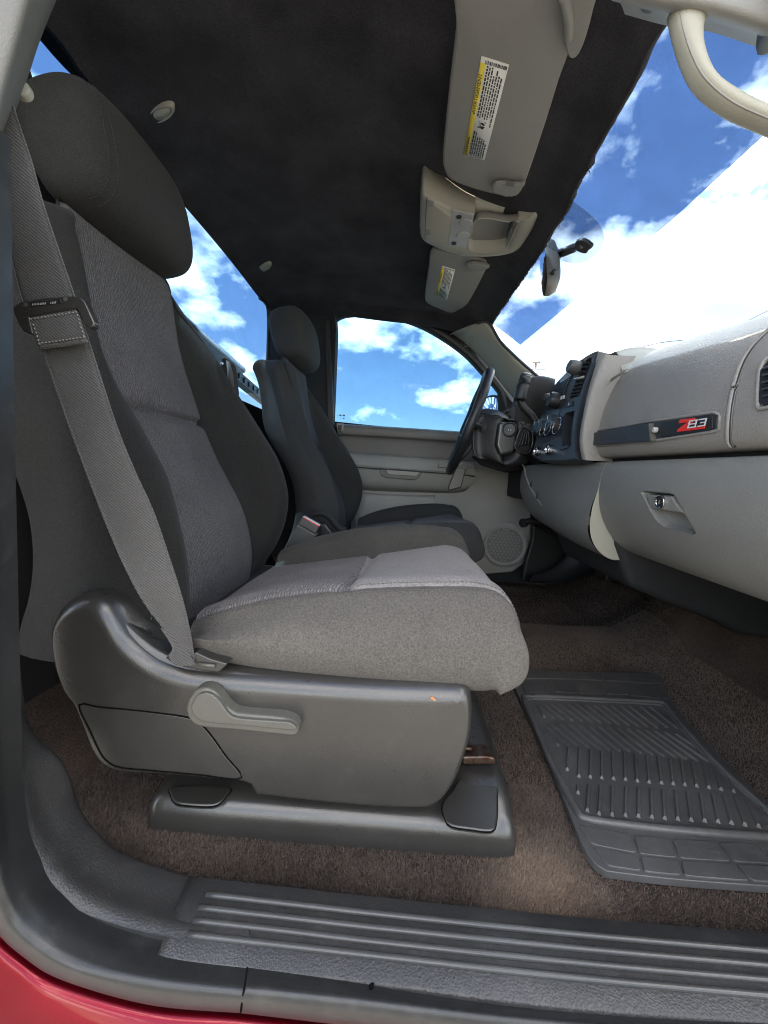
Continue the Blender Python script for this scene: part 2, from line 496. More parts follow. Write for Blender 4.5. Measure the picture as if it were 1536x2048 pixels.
def paint_mat():
    b = NB('red_metallic_paint')
    b.color(b.ramp(b.noise(1500, 1), [(0.3, (0.15, 0.0006, 0.007)), (0.7, (0.21, 0.001, 0.010))]))
    b.rough(0.35); b.set(Metallic=0.7, Coat_Weight=0.45, Coat_Roughness=0.04, Specular_IOR_Level=0.3)
    return b.m
M_paint = paint_mat()
def metal_mat(name, col, rough, rust=0.0):
    b = NB(name)
    c = b.ramp(b.noise(20, 4), [(0.3, scaled(col, 0.85)), (0.7, col)])
    if rust: c = b.mix(b.ramp(b.noise(60, 6, 0.7), [(0.4, (0, 0, 0)), (0.6, (rust,) * 3)]), c, (0.09, 0.042, 0.026))
    b.color(c); b.rough(rough); b.set(Metallic=1.0); return b.m
M_metal = metal_mat('bare_steel', (0.45, 0.43, 0.40), 0.35)
M_rust = metal_mat('rusty_steel', (0.16, 0.13, 0.11), 0.5, 0.95)
M_chrome = metal_mat('chrome', (0.8, 0.8, 0.8), 0.12)
M_mirror = metal_mat('mirror_glass', (0.75, 0.78, 0.8), 0.02)
M_alum = metal_mat('aluminium_rail', (0.75, 0.76, 0.77), 0.35)
def glass_mat(name, tint, refl=0.06):
    m = bpy.data.materials.new(name); m.use_nodes = True; t = m.node_tree; t.nodes.clear()
    o = t.nodes.new('ShaderNodeOutputMaterial'); mixn = t.nodes.new('ShaderNodeMixShader')
    tr = t.nodes.new('ShaderNodeBsdfTransparent'); gl = t.nodes.new('ShaderNodeBsdfGlossy')
    tr.inputs[0].default_value = (*[math.sqrt(x) for x in tint], 1); gl.inputs['Roughness'].default_value = 0.01
    gl.inputs[0].default_value = (1, 1, 1, 1)
    nz = t.nodes.new('ShaderNodeTexNoise'); nz.inputs['Scale'].default_value = 9; nz.inputs['Detail'].default_value = 7; nz.inputs['Roughness'].default_value = 0.7
    cdn = t.nodes.new('ShaderNodeTexCoord'); t.links.new(cdn.outputs['Object'], nz.inputs['Vector'])
    rpn = t.nodes.new('ShaderNodeValToRGB'); rpn.color_ramp.elements[0].position = 0.35; rpn.color_ramp.elements[1].position = 0.75
    g0 = [math.sqrt(x) for x in tint]; rpn.color_ramp.elements[0].color = (*g0, 1); rpn.color_ramp.elements[1].color = (*[v * 0.94 for v in g0], 1)
    t.links.new(nz.outputs['Fac'], rpn.inputs[0]); t.links.new(rpn.outputs[0], tr.inputs[0])
    mixn.inputs[0].default_value = refl
    t.links.new(tr.outputs[0], mixn.inputs[1]); t.links.new(gl.outputs[0], mixn.inputs[2]); t.links.new(mixn.outputs[0], o.inputs[0])
    MATS[name] = m; return m
M_gclear = glass_mat('clear_windshield_glass', (0.93, 0.97, 0.95), 0.02)
M_gstrip = glass_mat('blue_tint_strip', (0.17, 0.245, 0.37), 0.0)
M_gside = glass_mat('tinted_side_glass', (0.125, 0.235, 0.33), 0.012)
M_grear = glass_mat('tinted_rear_glass', (0.125, 0.215, 0.31), 0.012)
M_gpatch = glass_mat('mirror_patch_glass', (0.55, 0.55, 0.55), 0.01)
def ground_mat():
    b = NB('asphalt_ground')
    b.color(b.ramp(b.noise(0.7, 8, 0.65), [(0.3, (0.085, 0.082, 0.078)), (0.7, (0.135, 0.13, 0.122))]))
    b.rough(0.9); b.bump(b.noise(40, 6), 0.4, 0.01); return b.m
M_ground = ground_mat()

# ================================================================== setting
g = mesh('ground', [(-600, -600, -0.82), (600, -600, -0.82), (600, 600, -0.82), (-600, 600, -0.82)], [(0, 1, 2, 3)], M_ground, smooth=False)
struct(g)

# carpet: flat floor, rising to the firewall at the front and up the rear wall
xs = [-0.80, -0.70, -0.62, -0.5, -0.3, 0.0, 0.3, 0.6, 0.75, 0.85, 0.95, 1.05, 1.12]
zs = [0.40, 0.16, 0.02, 0, 0, 0, 0, 0.0, 0.004, 0.07, 0.19, 0.32, 0.55]
G = []
NYc, NXc = 90, 110
for i in range(NXc):
    x = xs[0] + (xs[-1] - xs[0]) * i / (NXc - 1); z0 = interp(xs, zs, x)
    row = []
    for j in range(NYc):
        y = 0.44 + (1.97 - 0.44) * j / (NYc - 1)
        hump = 0.10 * math.exp(-((y - 1.24) / 0.12) ** 4) * sm(-0.9, 0.9, x) if x > 0.25 else 0.10 * math.exp(-((y - 1.22) / 0.13) ** 4) * sm(-0.9, 0.9, x)
        wav = 0.002 * math.sin(9 * x + 4 * y) * math.sin(7 * y - 3 * x) + 0.005 * math.exp(-((x - 0.20 - 0.12 * (y - 0.5)) / 0.012) ** 2) * sm(0.42, 0.52, y)
        edge = -0.012 * (1 - sm(0.44, 0.50, y))
        row.append(V((x, y, z0 + hump * 0.5 + wav + edge)))
    G.append(row)
fl = gridmesh('floor', G, M_carpet); struct(fl)
fl['label'] = 'worn brown carpet of the cab floor'
# carpet pile: short tapered fibres standing in the visible part of the floor
import numpy as np
rg_ = np.random.default_rng(5)
def pile(x0, x1, y0, y1, n):
    x = rg_.uniform(x0, x1, n); y = rg_.uniform(y0, y1, n)
    return x, y
areas = [pile(-0.50, 0.30, 0.445, 0.64, 150000), pile(0.15, 0.85, 0.445, 1.30, 190000), pile(-0.2, 0.9, 1.2, 1.9, 60000)]
px_ = np.concatenate([a[0] for a in areas]); py_ = np.concatenate([a[1] for a in areas])
gx = np.array([r[0].x for r in G]); gy = np.array([p.y for p in G[0]]); gz = np.array([[p.z for p in r] for r in G])
ix = np.clip(np.searchsorted(gx, px_) - 1, 0, len(gx) - 2); iy = np.clip(np.searchsorted(gy, py_) - 1, 0, len(gy) - 2)
fx = (px_ - gx[ix]) / (gx[ix + 1] - gx[ix]); fy = (py_ - gy[iy]) / (gy[iy + 1] - gy[iy])
pz_ = gz[ix, iy] * (1 - fx) * (1 - fy) + gz[ix + 1, iy] * fx * (1 - fy) + gz[ix, iy + 1] * (1 - fx) * fy + gz[ix + 1, iy + 1] * fx * fy
nf = len(px_); base_ = np.stack([px_, py_, pz_ - 0.0008], 1)
lay = np.stack([np.sin(14 * px_ + 9 * py_) * 0.5 + 0.2, np.cos(11 * px_ - 17 * py_) * 0.5], 1)
tip = base_ + np.stack([rg_.normal(0, 0.0022, nf) + 0.0016 * lay[:, 0], rg_.normal(0, 0.0022, nf) + 0.0016 * lay[:, 1], rg_.uniform(0.0035, 0.0075, nf)], 1)
an_ = rg_.uniform(0, math.pi, nf); wv = np.stack([np.cos(an_), np.sin(an_), np.zeros(nf)], 1) * rg_.uniform(0.0005, 0.0010, nf)[:, None]
fv = np.empty((nf * 3, 3)); fv[0::3] = base_ - wv; fv[1::3] = base_ + wv; fv[2::3] = tip
fme = bpy.data.meshes.new('carpet_pile'); fme.vertices.add(nf * 3); fme.vertices.foreach_set('co', fv.ravel())
fme.loops.add(nf * 3); fme.loops.foreach_set('vertex_index', np.arange(nf * 3, dtype=np.int32))
fme.polygons.add(nf); fme.polygons.foreach_set('loop_start', np.arange(0, nf * 3, 3, dtype=np.int32)); fme.polygons.foreach_set('loop_total', np.full(nf, 3, dtype=np.int32))
fme.update(); fme.validate(); fme.materials.append(M_pile)
fob = bpy.data.objects.new('carpet_pile', fme); link(fob, fl); fob['kind'] = 'stuff'

# headliner: dome of black fabric from the rear window to the windshield header
front_tr = [(1322, 28), (1262, 145), (1196, 268), (1145, 362), (1128, 402), (1112, 432), (1092, 462), (1072, 500), (1040, 548), (1012, 590), (984, 632), (976, 655)]
rear_tr = [(78, 78), (143, 150), (215, 235), (290, 320), (360, 402), (420, 472), (470, 533), (520, 598), (538, 618)]
front_c = spline([V((0.375, 0.38, 1.215))] + TZ(front_tr, 1.22) + [V((0.40, 1.80, 1.21)), V((0.36, 1.93, 1.16))], 120)
rear_c = spline([V((-0.66, 0.40, 1.255))] + TZ(rear_tr, 1.275) + [V((-0.62, 1.84, 1.26)), V((-0.62, 1.93, 1.24))], 120)
side_top = TY([(648, 640), (664, 622), (740, 618), (800, 627), (860, 649), (905, 668), (950, 700)], 1.945)
def atY(c, y):
    for a, b in zip(c, c[1:]):
        if b.y >= y: return a.lerp(b, (y - a.y) / max(1e-6, b.y - a.y))
    return c[-1]
G = []
NH, MH = 46, 120
for i in range(NH):
    s = i / (NH - 1); row = []
    for j in range(MH):
        t = j / (MH - 1); y = 0.40 + (1.90 - 0.40) * t
        a, b = atY(rear_c, y), atY(front_c, y)
        p = a.lerp(b, s)
        dome = 0.085 * (max(0.0, math.sin(math.pi * min(1, s * 1.0))) ** 0.5)
        side = 1 - 0.55 * sm(1.55, 1.90, y)
        p.z += dome * side
        p.z += 0.0025 * math.sin(13 * p.x + 5 * p.y) * math.sin(8 * p.y + 2) * math.sin(math.pi * s)
        row.append(p)
    q = csample(side_top, 101)[int(100 * s)]
    e = row[-1]
    for k in range(1, 9):
        w = k / 8
        pp = e.lerp(q, w); pp.z += 0.03 * math.sin(math.pi * w) * 0.5
        row.append(pp)
    G.append(row)
# ragged fabric lip folded over the header
rnd = random.Random(3)
lip = []
for j in range(len(G[0])):
    p = G[-1][j]
    lip.append(p + V((0.006 + 0.006 * rnd.random() * (1 if p.y > 0.9 else 0.25), 0, -0.012 - 0.007 * rnd.random() * (1 if p.y > 0.9 else 0.2))))
lip2 = [p + V((0.012, 0, 0.012)) for p in lip]
G.append(lip); G.append(lip2)
hl = gridmesh('headliner', G, M_head); struct(hl)
hl['label'] = 'black fabric headliner with a ragged front edge'
rr_ = prism('unseen_roof_rail', [V((-0.75, 0.24, 1.27)), V((0.36, 0.24, 1.24)), V((0.40, 0.42, 1.24)), V((-0.75, 0.42, 1.27))], (0, 0, 0.07), M_paint, bevel=0.015); struct(rr_)  # out of view above the frame; added to keep sun off the sill
rr_['label'] = 'unseen red roof edge above the open door, added to shade the sill'
# fuzz along the torn fabric edge
vs, fs = [], []
for j in range(len(lip) - 9):
    p = lip[j]
    if p.y < 0.86: continue
    for k in range(7):
        q = p.lerp(lip[j + 1], rnd.random()) + V((0.003 * rnd.random(), 0, 0))
        d = V((rnd.uniform(-0.2, 0.9), rnd.uniform(-0.7, 0.7), rnd.uniform(-1, 0.2))).normalized() * rnd.uniform(0.004, 0.011)
        w = d.cross(V((0, 0.3, 1))).normalized() * 0.0006
        n = len(vs); vs += [q - w, q + w, q + d]; fs.append((n, n + 1, n + 2))
fz = mesh('frayed_edge', vs, fs, M_head, hl); fz['kind'] = 'stuff'

# rear wall below the window, rear pillars (black)
rwb = TY([(395, 660), (440, 712), (520, 790), (560, 830)], 1.0)
bw = prism('rear_wall', [V((-0.66, 0.40, 0.0)), V((-0.66, 1.97, 0.0)), V((-0.66, 1.97, 0.80)), V((-0.66, 0.40, 0.80))], (-0.05, 0, 0), M_void, bevel=0.004); struct(bw)
bw['label'] = 'black rear wall of the cab below the window'
pil = [PY(a, b, 1.90) for a, b in [(538, 600), (668, 600), (672, 660), (664, 860), (690, 900), (700, 1060), (560, 1060), (536, 900), (534, 790)]]
rp = prism('rear_pillar', pil, (0, 0.08, 0), M_void, bevel=0.006)
tag(rp, 'black cloth covered rear pillar between rear window and driver window', 'pillar')
st = prism('pillar_strip', TY([(650, 640), (660, 640), (668, 860), (656, 860)], 1.888), (0, 0.012, 0), M_black, rp, bevel=0.002)
sw_ = prism('side_wall', [V((-0.75, 1.985, -0.05)), V((1.15, 1.985, -0.05)), V((1.15, 1.985, 0.70)), V((-0.75, 1.985, 0.80))], (0, 0.03, 0), M_void, bevel=0.004); struct(sw_)
sw_['label'] = 'dark lower side wall behind the driver door'
ft = prism('floor_pan', [V((-0.85, 0.40, -0.06)), V((1.2, 0.40, -0.06)), V((1.2, 2.0, -0.06)), V((-0.85, 2.0, -0.06))], (0, 0, -0.03), M_void, bevel=0.004); struct(ft)
ft['label'] = 'dark floor pan under the carpet'
rc_ = prism('rear_corner_trim', [V((-0.652, 0.36, 0.6)), V((-0.652, 0.80, 0.6)), V((-0.652, 0.77, 1.0)), V((-0.652, 0.74, 1.09)), V((-0.652, 0.700, 1.17)), V((-0.650, 0.660, 1.25)), V((-0.650, 0.655, 1.32)), V((-0.652, 0.36, 1.32))], (-0.02, 0, 0), M_void, bevel=0.006)
tag(rc_, 'black rear corner trim beside the passenger headrest', 'trim')
# ================================================================== rear window with the truck bed rail behind it
rw = thing('rear_window', 'tinted rear window behind the two front seats', 'window', (-0.66, 1.2, 0.80))
c0 = [V((-0.672, 0.44, 0.80)), V((-0.672, 1.80, 0.80)), V((-0.64, 1.82, 0.86)), V((-0.625, 1.83, 1.26)), V((-0.655, 0.42, 1.26))]
prism('pane', [V((-0.672, 0.40, 0.76)), V((-0.672, 1.99, 0.76)), V((-0.662, 1.99, 1.34)), V((-0.662, 0.40, 1.34))], (-0.004, 0, 0), M_grear, rw, bevel=0)
er = spline(TX([(533, 790), (536, 700), (537, 640), (534, 610), (520, 596)], -0.645), 24)
tube('seal', er, 0.008, M_black, rw, ns=8)
br = thing('bed_rail', 'pale metal bed rail seen through the rear window', 'rail', tuple(PX(470, 740, -0.95)))
p0, p1 = PX(405, 672, -0.95), PX(482, 738, -0.95)
tube('tube', [p0 + (p0 - p1) * 0.6, p0, p1], 0.020, M_alum, br, ns=14)
lathe('end_cap', p1, (p1 - p0), [(0, 0.021), (0.02, 0.021), (0.024, 0.014)], M_alum, br)
q0, q1 = PX(430, 710, -0.92), PX(540, 804, -0.92)
ra = prism('ledge', [q0 + V((0, 0, .028)) + (q0 - q1) * .3, q1 + V((0, 0, .028)) + (q1 - q0) * .3, q1 - V((0, 0, .03)) + (q1 - q0) * .3, q0 - V((0, 0, .03)) + (q0 - q1) * .3], (-0.05, 0, 0), M_doorup, br, bevel=0.003)
for k in range(9):
    c = q0.lerp(q1, 0.25 + 0.09 * k) + V((0.004, 0, -0.004))
    box('notch', c, (0.008, 0.006, 0.03), M_black, br, bevel=0.001)

# ================================================================== outside: utility pole, power lines
up = thing('utility_pole', 'distant utility pole seen through the windshield', 'pole', (0, 0, 0))
base = PY(1070, 780, 60); top = PY(1073, 718, 60)
up.location = (base.x, base.y, -0.82)
tube('mast', [V((base.x, base.y, -0.82)), top], [0.32, 0.16], M_metal, up, ns=8)
a, b = PY(1056, 738, 60), PY(1090, 738, 60)
tube('crossarm', [a, b], 0.10, M_metal, up, ns=6)
tube('insulator', [PY(1073, 724, 60) - V((0.5, 0, 0)), PY(1073, 724, 60) + V((0.5, 0, 0))], 0.22, M_metal, up, ns=6)
for tr, nm in (([(1150, 742), (1300, 690), (1400, 676), (1480, 648), (1570, 604)], 'highest, crossing the pale sky above the dash'),
               ([(1290, 708), (1380, 690), (1470, 662), (1570, 620)], 'lowest, just above the dash top')):
    o = tube('power_line', [PY(x, y, 30) for x, y in tr], 0.030, M_black, None, ns=6, n=30)
    tag(o, 'thin black power line, ' + nm, 'power line', 'power lines outside the windshield')

# ================================================================== windshield
ws = thing('windshield', 'windshield with a blue tint strip along its top', 'windshield', (0.75, 1.2, 0.86))
WS_SL = -0.55
def WSP(px, py, off=0.0):
    d = ray(px, py); n = V((-WS_SL, 0, 1)); o = V((0.40, 0, 1.225)) + n.normalized() * off
    return CAM + d * ((o - CAM).dot(n) / d.dot(n))
def ws_at(x, y, off=0.0):
    return V((x, y, 1.225 + WS_SL * (x - 0.40))) + V((-WS_SL, 0, 1)).normalized() * off
prism('pane', [ws_at(0.34, 0.30), ws_at(0.34, 1.86), ws_at(1.10, 2.05), ws_at(1.10, 0.20)], V((0.55, 0, 1)) * 0.0045, M_gclear, ws, bevel=0)
sa, sb = WSP(1340, 442), WSP(1033, 695)
prism('tint_strip', [ws_at(0.345, 0.35, -0.002), ws_at(0.345, 1.84, -0.002), ws_at(sb.x + (sb.x - sa.x) / (sb.y - sa.y) * (1.88 - sb.y), 1.88, -0.002), sb + V((0, 0, -.0022)), sa + V((0, 0, -.0022)), ws_at(sa.x, 0.33, -0.002)],
      V((0.55, 0, 1)) * 0.0008, M_gstrip, ws, bevel=0)
patch = [(1090, 400), (1126, 396), (1152, 408), (1180, 430), (1202, 455), (1208, 478), (1200, 500), (1182, 517), (1160, 527), (1135, 525), (1108, 515), (1080, 500)]
pp = spline([WSP(x, y, -0.004) for x, y in patch], 40, True)
prism('mirror_patch', pp, V((0.55, 0, 1)) * 0.0008, M_gpatch, ws, bevel=0)

# driver side windshield pillar trim
apd = thing('windshield_pillar', 'cream windshield pillar trim beside the driver window', 'pillar', tuple(PY(1040, 775, 1.85)))
e1 = TY([(898, 672), (908, 670), (945, 700), (985, 745), (1014, 782), (1045, 815)], 1.93)
e2 = TY([(908, 664), (935, 664), (968, 690), (1004, 735), (1034, 768), (1066, 800)], 1.84)
e3 = TY([(950, 648), (974, 646), (998, 684), (1032, 718), (1066, 748), (1100, 778)], 1.76)
e4 = [p + V((0.02, 0.06, 0)) for p in e3]
at = loft('trim', [e1, e2, e3, e4], 30, 18, M_cream, apd)
oc = PY(937, 683, 1.838)
tube('oval_cap', [oc + V((math.cos(a) * .022 * .55 + math.sin(a) * 0.01, 0, math.sin(a) * .024)) for a in [k * math.pi / 10 for k in range(21)]], 0.0012, M_trim, at, ns=6)
tube('glass_seal', [p + V((0.006, -0.002, 0.002)) for p in spline(e3, 30)], 0.006, M_black, apd, ns=8)
# ================================================================== driver door
dd = thing('driver_door', 'grey driver door with its window, armrest and speaker', 'door', (0.1, 1.95, 0.1))
win = [(668, 655), (676, 640), (694, 633), (740, 632), (800, 641), (845, 657), (890, 683), (930, 713), (965, 750), (992, 780), (1000, 800), (1000, 862), (830, 858), (680, 848), (667, 835), (666, 740)]
prism('pane', TY([(655, 620), (800, 620), (900, 660), (1030, 790), (1030, 900), (655, 900)], 1.965), (0, 0.004, 0), M_gside, dd, bevel=0)
# window frame: a black ring round the opening, outer line a little larger
wc = spline(TY(win, 1.955), 90, True)
cw = sum(wc, V()) / len(wc)
outer = [p + (p - cw).normalized() * 0.075 for p in wc]
ring = [[p + V((0, 0.02, 0)) for p in wc], [p + V((0, -0.012, 0)) for p in wc], [p + (p - cw).normalized() * 0.012 + V((0, -0.022, 0)) for p in wc],
        [p + (p - cw).normalized() * 0.04 + V((0, -0.018, 0)) for p in wc], outer]
gridmesh('window_frame', ring, M_black, dd, wrap=True)
# door panel sections (face at Y ~1.93)
up_t = [(676, 846), (760, 851), (840, 856), (930, 862), (1010, 868)]
up_b = [(690, 905), (760, 909), (840, 915), (930, 920), (1010, 926)]
r0 = [p + V((0, 0.03, 0)) for p in TY(up_t, 1.93)]
r1 = TY([(a, b + 4) for a, b in up_t], 1.91)
r2 = TY([(a, b + 20) for a, b in up_t], 1.905)
r3 = TY([(a, b + 28) for a, b in up_t], 1.925)
r4 = TY(up_b, 1.935)
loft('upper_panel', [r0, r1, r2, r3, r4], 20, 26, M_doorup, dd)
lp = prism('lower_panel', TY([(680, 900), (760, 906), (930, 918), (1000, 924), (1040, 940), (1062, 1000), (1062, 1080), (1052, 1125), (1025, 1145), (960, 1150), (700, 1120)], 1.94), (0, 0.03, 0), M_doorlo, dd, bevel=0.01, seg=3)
ar = loft('armrest', [TY([(685, 905), (760, 909), (850, 916), (930, 922), (950, 925)], 1.935), TY([(686, 907), (760, 911), (850, 919), (925, 925), (948, 930)], 1.88), TY([(688, 925), (760, 931), (850, 938), (925, 944), (951, 948)], 1.865),
     TY([(690, 932), (760, 938), (850, 944), (925, 950), (950, 955)], 1.868), TY([(700, 965), (760, 970), (850, 975), (915, 978), (940, 972)], 1.885), TY([(702, 978), (760, 982), (850, 985), (905, 986), (930, 982)], 1.935)], 24, 26, M_trim, dd)
tube('groove', [p + V((0, -0.003, 0)) for p in spline(TY([(690, 932), (760, 938), (850, 944), (925, 950), (949, 953)], 1.866), 20)], 0.003, M_black, ar, ns=6)
box('switch_panel', PY(905, 932, 1.872), (0.14, 0.03, 0.022), M_trim, ar, bevel=0.004)
hp = prism('pull_pocket', TY([(758, 936), (845, 942), (838, 956), (828, 960), (770, 955), (762, 950)], 1.862), (0, 0.02, 0), M_doorup, ar, bevel=0.003)
prism('pull_recess', TY([(770, 939), (840, 944), (834, 953), (776, 949)], 1.8605), (0, 0.01, 0), M_dark, ar, bevel=0.002)
prism('grab_strap', TY([(915, 928), (934, 932), (922, 975), (896, 981), (898, 972)], 1.858), (0, 0.02, 0), M_dark, dd, bevel=0.004)
# lower door relief + speaker
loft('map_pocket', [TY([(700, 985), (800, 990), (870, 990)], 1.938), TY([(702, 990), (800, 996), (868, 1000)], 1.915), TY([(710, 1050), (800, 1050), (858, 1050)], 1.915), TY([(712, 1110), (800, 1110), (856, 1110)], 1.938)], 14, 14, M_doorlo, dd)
spc = PY(1009, 1090, 1.93); nsp = V((-0.15, -1, 0.05)).normalized()
sk = lathe('speaker', spc, nsp, [(-0.01, 0.115), (0.004, 0.112), (0.012, 0.100), (0.008, 0.092), (0.008, 0.088)], M_doorlo, dd, ns=40)
lathe('grille', spc + nsp * 0.0065, nsp, [(0, 0.088), (0.0035, 0.087)], M_doorup, sk, ns=36)
su, sv = frame_for(nsp)
vs, fs = [], []
for i in range(-5, 6):
    for j in range(-5, 6):
        x, y = (i + (j % 2) * 0.5) * 0.0175, j * 0.0155
        if math.hypot(x, y) < 0.080:
            n = len(vs)
            for k in range(6):
                vs.append(spc + nsp * 0.0108 + su * (x + 0.0072 * math.cos(k * math.pi / 3 + .52)) + sv * (y + 0.0072 * math.sin(k * math.pi / 3 + .52)))
            fs.append(tuple(range(n, n + 6)))
mesh('grille_cells', vs, fs, M_dashl, sk, smooth=False)['kind'] = 'stuff'
# belt guide bracket at the rear of the door sill
prism('latch_bracket', TY([(673, 846), (688, 847), (687, 862), (674, 862)], 1.895), (0, 0.02, 0), M_trim, dd, bevel=0.002)
prism('latch_knob', TY([(676, 850), (683, 850), (681, 872), (674, 870)], 1.885), (0, 0.012, 0), M_black, dd, bevel=0.002)
wm = PY(684, 832, 1.962)
vs, fs = [], []
for k, (dx, dz, w, h) in enumerate([(-.022, 0, .006, .002), (-.013, .003, .003, .008), (-.007, .003, .005, .007), (.000, .003, .004, .008), (.010, .003, .008, .008), (.010, -.011, .006, .006), (-.006, -.010, .010, .002)]):
    n = len(vs); c = wm + V((dx, 0, dz)); vs += [c + V((-w / 2, 0, -h / 2)), c + V((w / 2, 0, -h / 2)), c + V((w / 2, 0, h / 2)), c + V((-w / 2, 0, h / 2))]; fs.append((n, n + 1, n + 2, n + 3))
mesh('glass_print', vs, fs, M_ink, dd, smooth=False)
# outside mirror of the driver
om = thing('side_mirror', 'black outside mirror beyond the driver window', 'mirror', tuple(PY(985, 850, 2.2)))
mo = spline(TY([(962, 806), (970, 794), (985, 789), (997, 793), (999, 820), (996, 850), (975, 853), (958, 848)], 2.2), 30, True)
prism('housing', mo, (0.05, 0.10, 0), M_black, om, bevel=0.012, seg=3)
mi = [p.lerp(sum(mo, V()) / len(mo), 0.16) + V((-0.004, -0.006, 0)) for p in mo]
prism('mirror_glass', mi, (0.003, 0.003, 0), M_mirror, om, bevel=0)
# black triangle trim in the front corner of the door window
prism('corner_trim', TY([(996, 785), (1004, 778), (1040, 822), (1040, 870), (1000, 866)], 1.935), (0, 0.02, 0), M_void, dd, bevel=0.003)

# ================================================================== dashboard
db = thing('dashboard', 'taupe and grey dashboard with glove box and centre stack', 'dashboard', (0.6, 1.2, 0.37))
def profile_loft(name, prof, ys, mat, parent, n=34, dz=None, dx=None, **k):
    G = []
    for y in ys:
        pts = [V((x, y, z)) for x, z in prof]
        if dz: pts = [p + V((0, 0, dz(p, y))) for p in pts]
        if dx: pts = [p + V((dx(p, y), 0, 0)) for p in pts]
        G.append(csample(pts, n))
    return gridmesh(name, G, mat, parent, **k)
def lin(a, b, n): return [a + (b - a) * i / (n - 1) for i in range(n)]
UP = [(0.56, 0.606), (0.512, 0.606), (0.497, 0.612), (0.489, 0.63), (0.487, 0.67), (0.497, 0.72), (0.525, 0.775), (0.565, 0.815), (0.605, 0.832), (0.66, 0.838), (0.85, 0.84), (1.08, 0.85)]
hump = lambda p, y: 0.036 * sm(0.55, 1.0, y) * sm(0.64, 0.83, p.z)
upper = profile_loft('upper_panel', UP, lin(0.36, 1.045, 40), M_dashu, db, dz=hump)
LOW = [(0.58, 0.598), (0.512, 0.597), (0.497, 0.590), (0.490, 0.572), (0.487, 0.53), (0.494, 0.48), (0.518, 0.43), (0.553, 0.392), (0.60, 0.372), (0.70, 0.365)]
glove = profile_loft('glove_box_door', LOW, lin(0.36, 0.958, 40), M_dashl, db, n=44)
sd_ = glove.modifiers.new('solid', 'SOLIDIFY'); sd_.thickness = 0.035; sd_.offset = -1
cent = profile_loft('lower_panel', LOW, lin(0.962, 1.80, 40), M_dashl, db, n=44,
    dx=lambda p, y: -0.045 * sm(0.55, 0.39, p.z) * sm(1.9, 0.96, y) + 0.08 * sm(1.62, 1.82, y) + 0.03 * sm(1.5, 1.75, y), dz=lambda p, y: -0.02 * sm(0.55, 0.38, p.z) * sm(1.6, 1.1, y) + 0.05 * sm(1.5, 1.8, y) * sm(0.55, 0.38, p.z))
# end face of the centre section beside the glove box
endp = csample([V((x - 0.045 * sm(0.55, 0.39, z), 0.961, z - 0.02 * sm(0.55, 0.38, z))) for x, z in LOW], 44)[4:38]
inn = [p + V((0.006 + 0.052 * sm(0.56, 0.37, p.z), 0.0, 0.0)) for p in endp]
gridmesh('end_face', [endp, inn], M_cream, cent)  # paler than the panel: door light on this face put into its colour
# dash top: cream cowl, raised over the instrument cluster
def cowl_z(x, y): return 0.856 + 0.05 * math.exp(-((y - 1.62) / 0.16) ** 4) * (1 - sm(0.75, 1.0, x)) + 0.012 * math.exp(-((y - 1.15) / 0.2) ** 2)
G = [[V((x, y, cowl_z(x, y))) for y in lin(1.046, 1.93, 46)] for x in lin(0.60, 1.08, 16)]
gridmesh('cowl_top', G, M_trim, db)
# centre cap between stack and upper panel
capn = [(1186, 918), (1170, 905), (1168, 860), (1176, 810), (1186, 770), (1196, 735), (1204, 703), (1222, 703), (1288, 716), (1240, 748), (1212, 778), (1192, 830), (1186, 880)]
G = []
nearC = TY([(1164, 918), (1160, 880), (1168, 830), (1178, 780), (1190, 735), (1201, 703)], 1.02)
outC = TY([(1180, 921), (1173, 880), (1179, 830), (1191, 780), (1206, 740), (1222, 710)], 0.995)
loft('stack_surround', [[p + V((0.02, 0.03, 0)) for p in nearC], nearC, [a.lerp(b, .5) + V((-0.008, 0, 0)) for a, b in zip(nearC, outC)], outC, [p + V((0.06, 0.0, 0)) for p in outC]], 40, 24, M_dashu, db)
# cream top cap of the stack
G = [TY([(1204, 703), (1222, 702), (1250, 706), (1290, 718)], 1.02), TY([(1206, 712), (1228, 714), (1260, 722), (1292, 730)], 0.99)]
tc0 = [V((0.515, 1.02, 0.868)), V((0.56, 1.02, 0.880)), V((0.63, 1.02, 0.878)), V((0.80, 1.02, 0.862))]
loft('stack_top', [[p + V((0.03, 0.40, 0.0)) for p in tc0], [p + V((0.01, 0.2, 0.004)) for p in tc0], [p + V((0, 0.015, 0.002)) for p in tc0], [p + V((0.004, -0.012, -0.006)) for p in tc0], [p + V((0.01, -0.03, -0.05)) for p in tc0]], 24, 24, M_trim, db)
box('dash_core', (0.78, 1.14, 0.60), (0.50, 1.56, 0.30), M_void, db, bevel=0.01)
ep_ = [V((x, 0.36, z)) for x, z in UP[1:]] + [V((1.08, 0.36, 0.36))] + [V((x, 0.36, z)) for x, z in reversed(LOW[1:])]
prism('end_cap', ep_, (0, -0.025, 0), M_dashl, db, bevel=0.004)
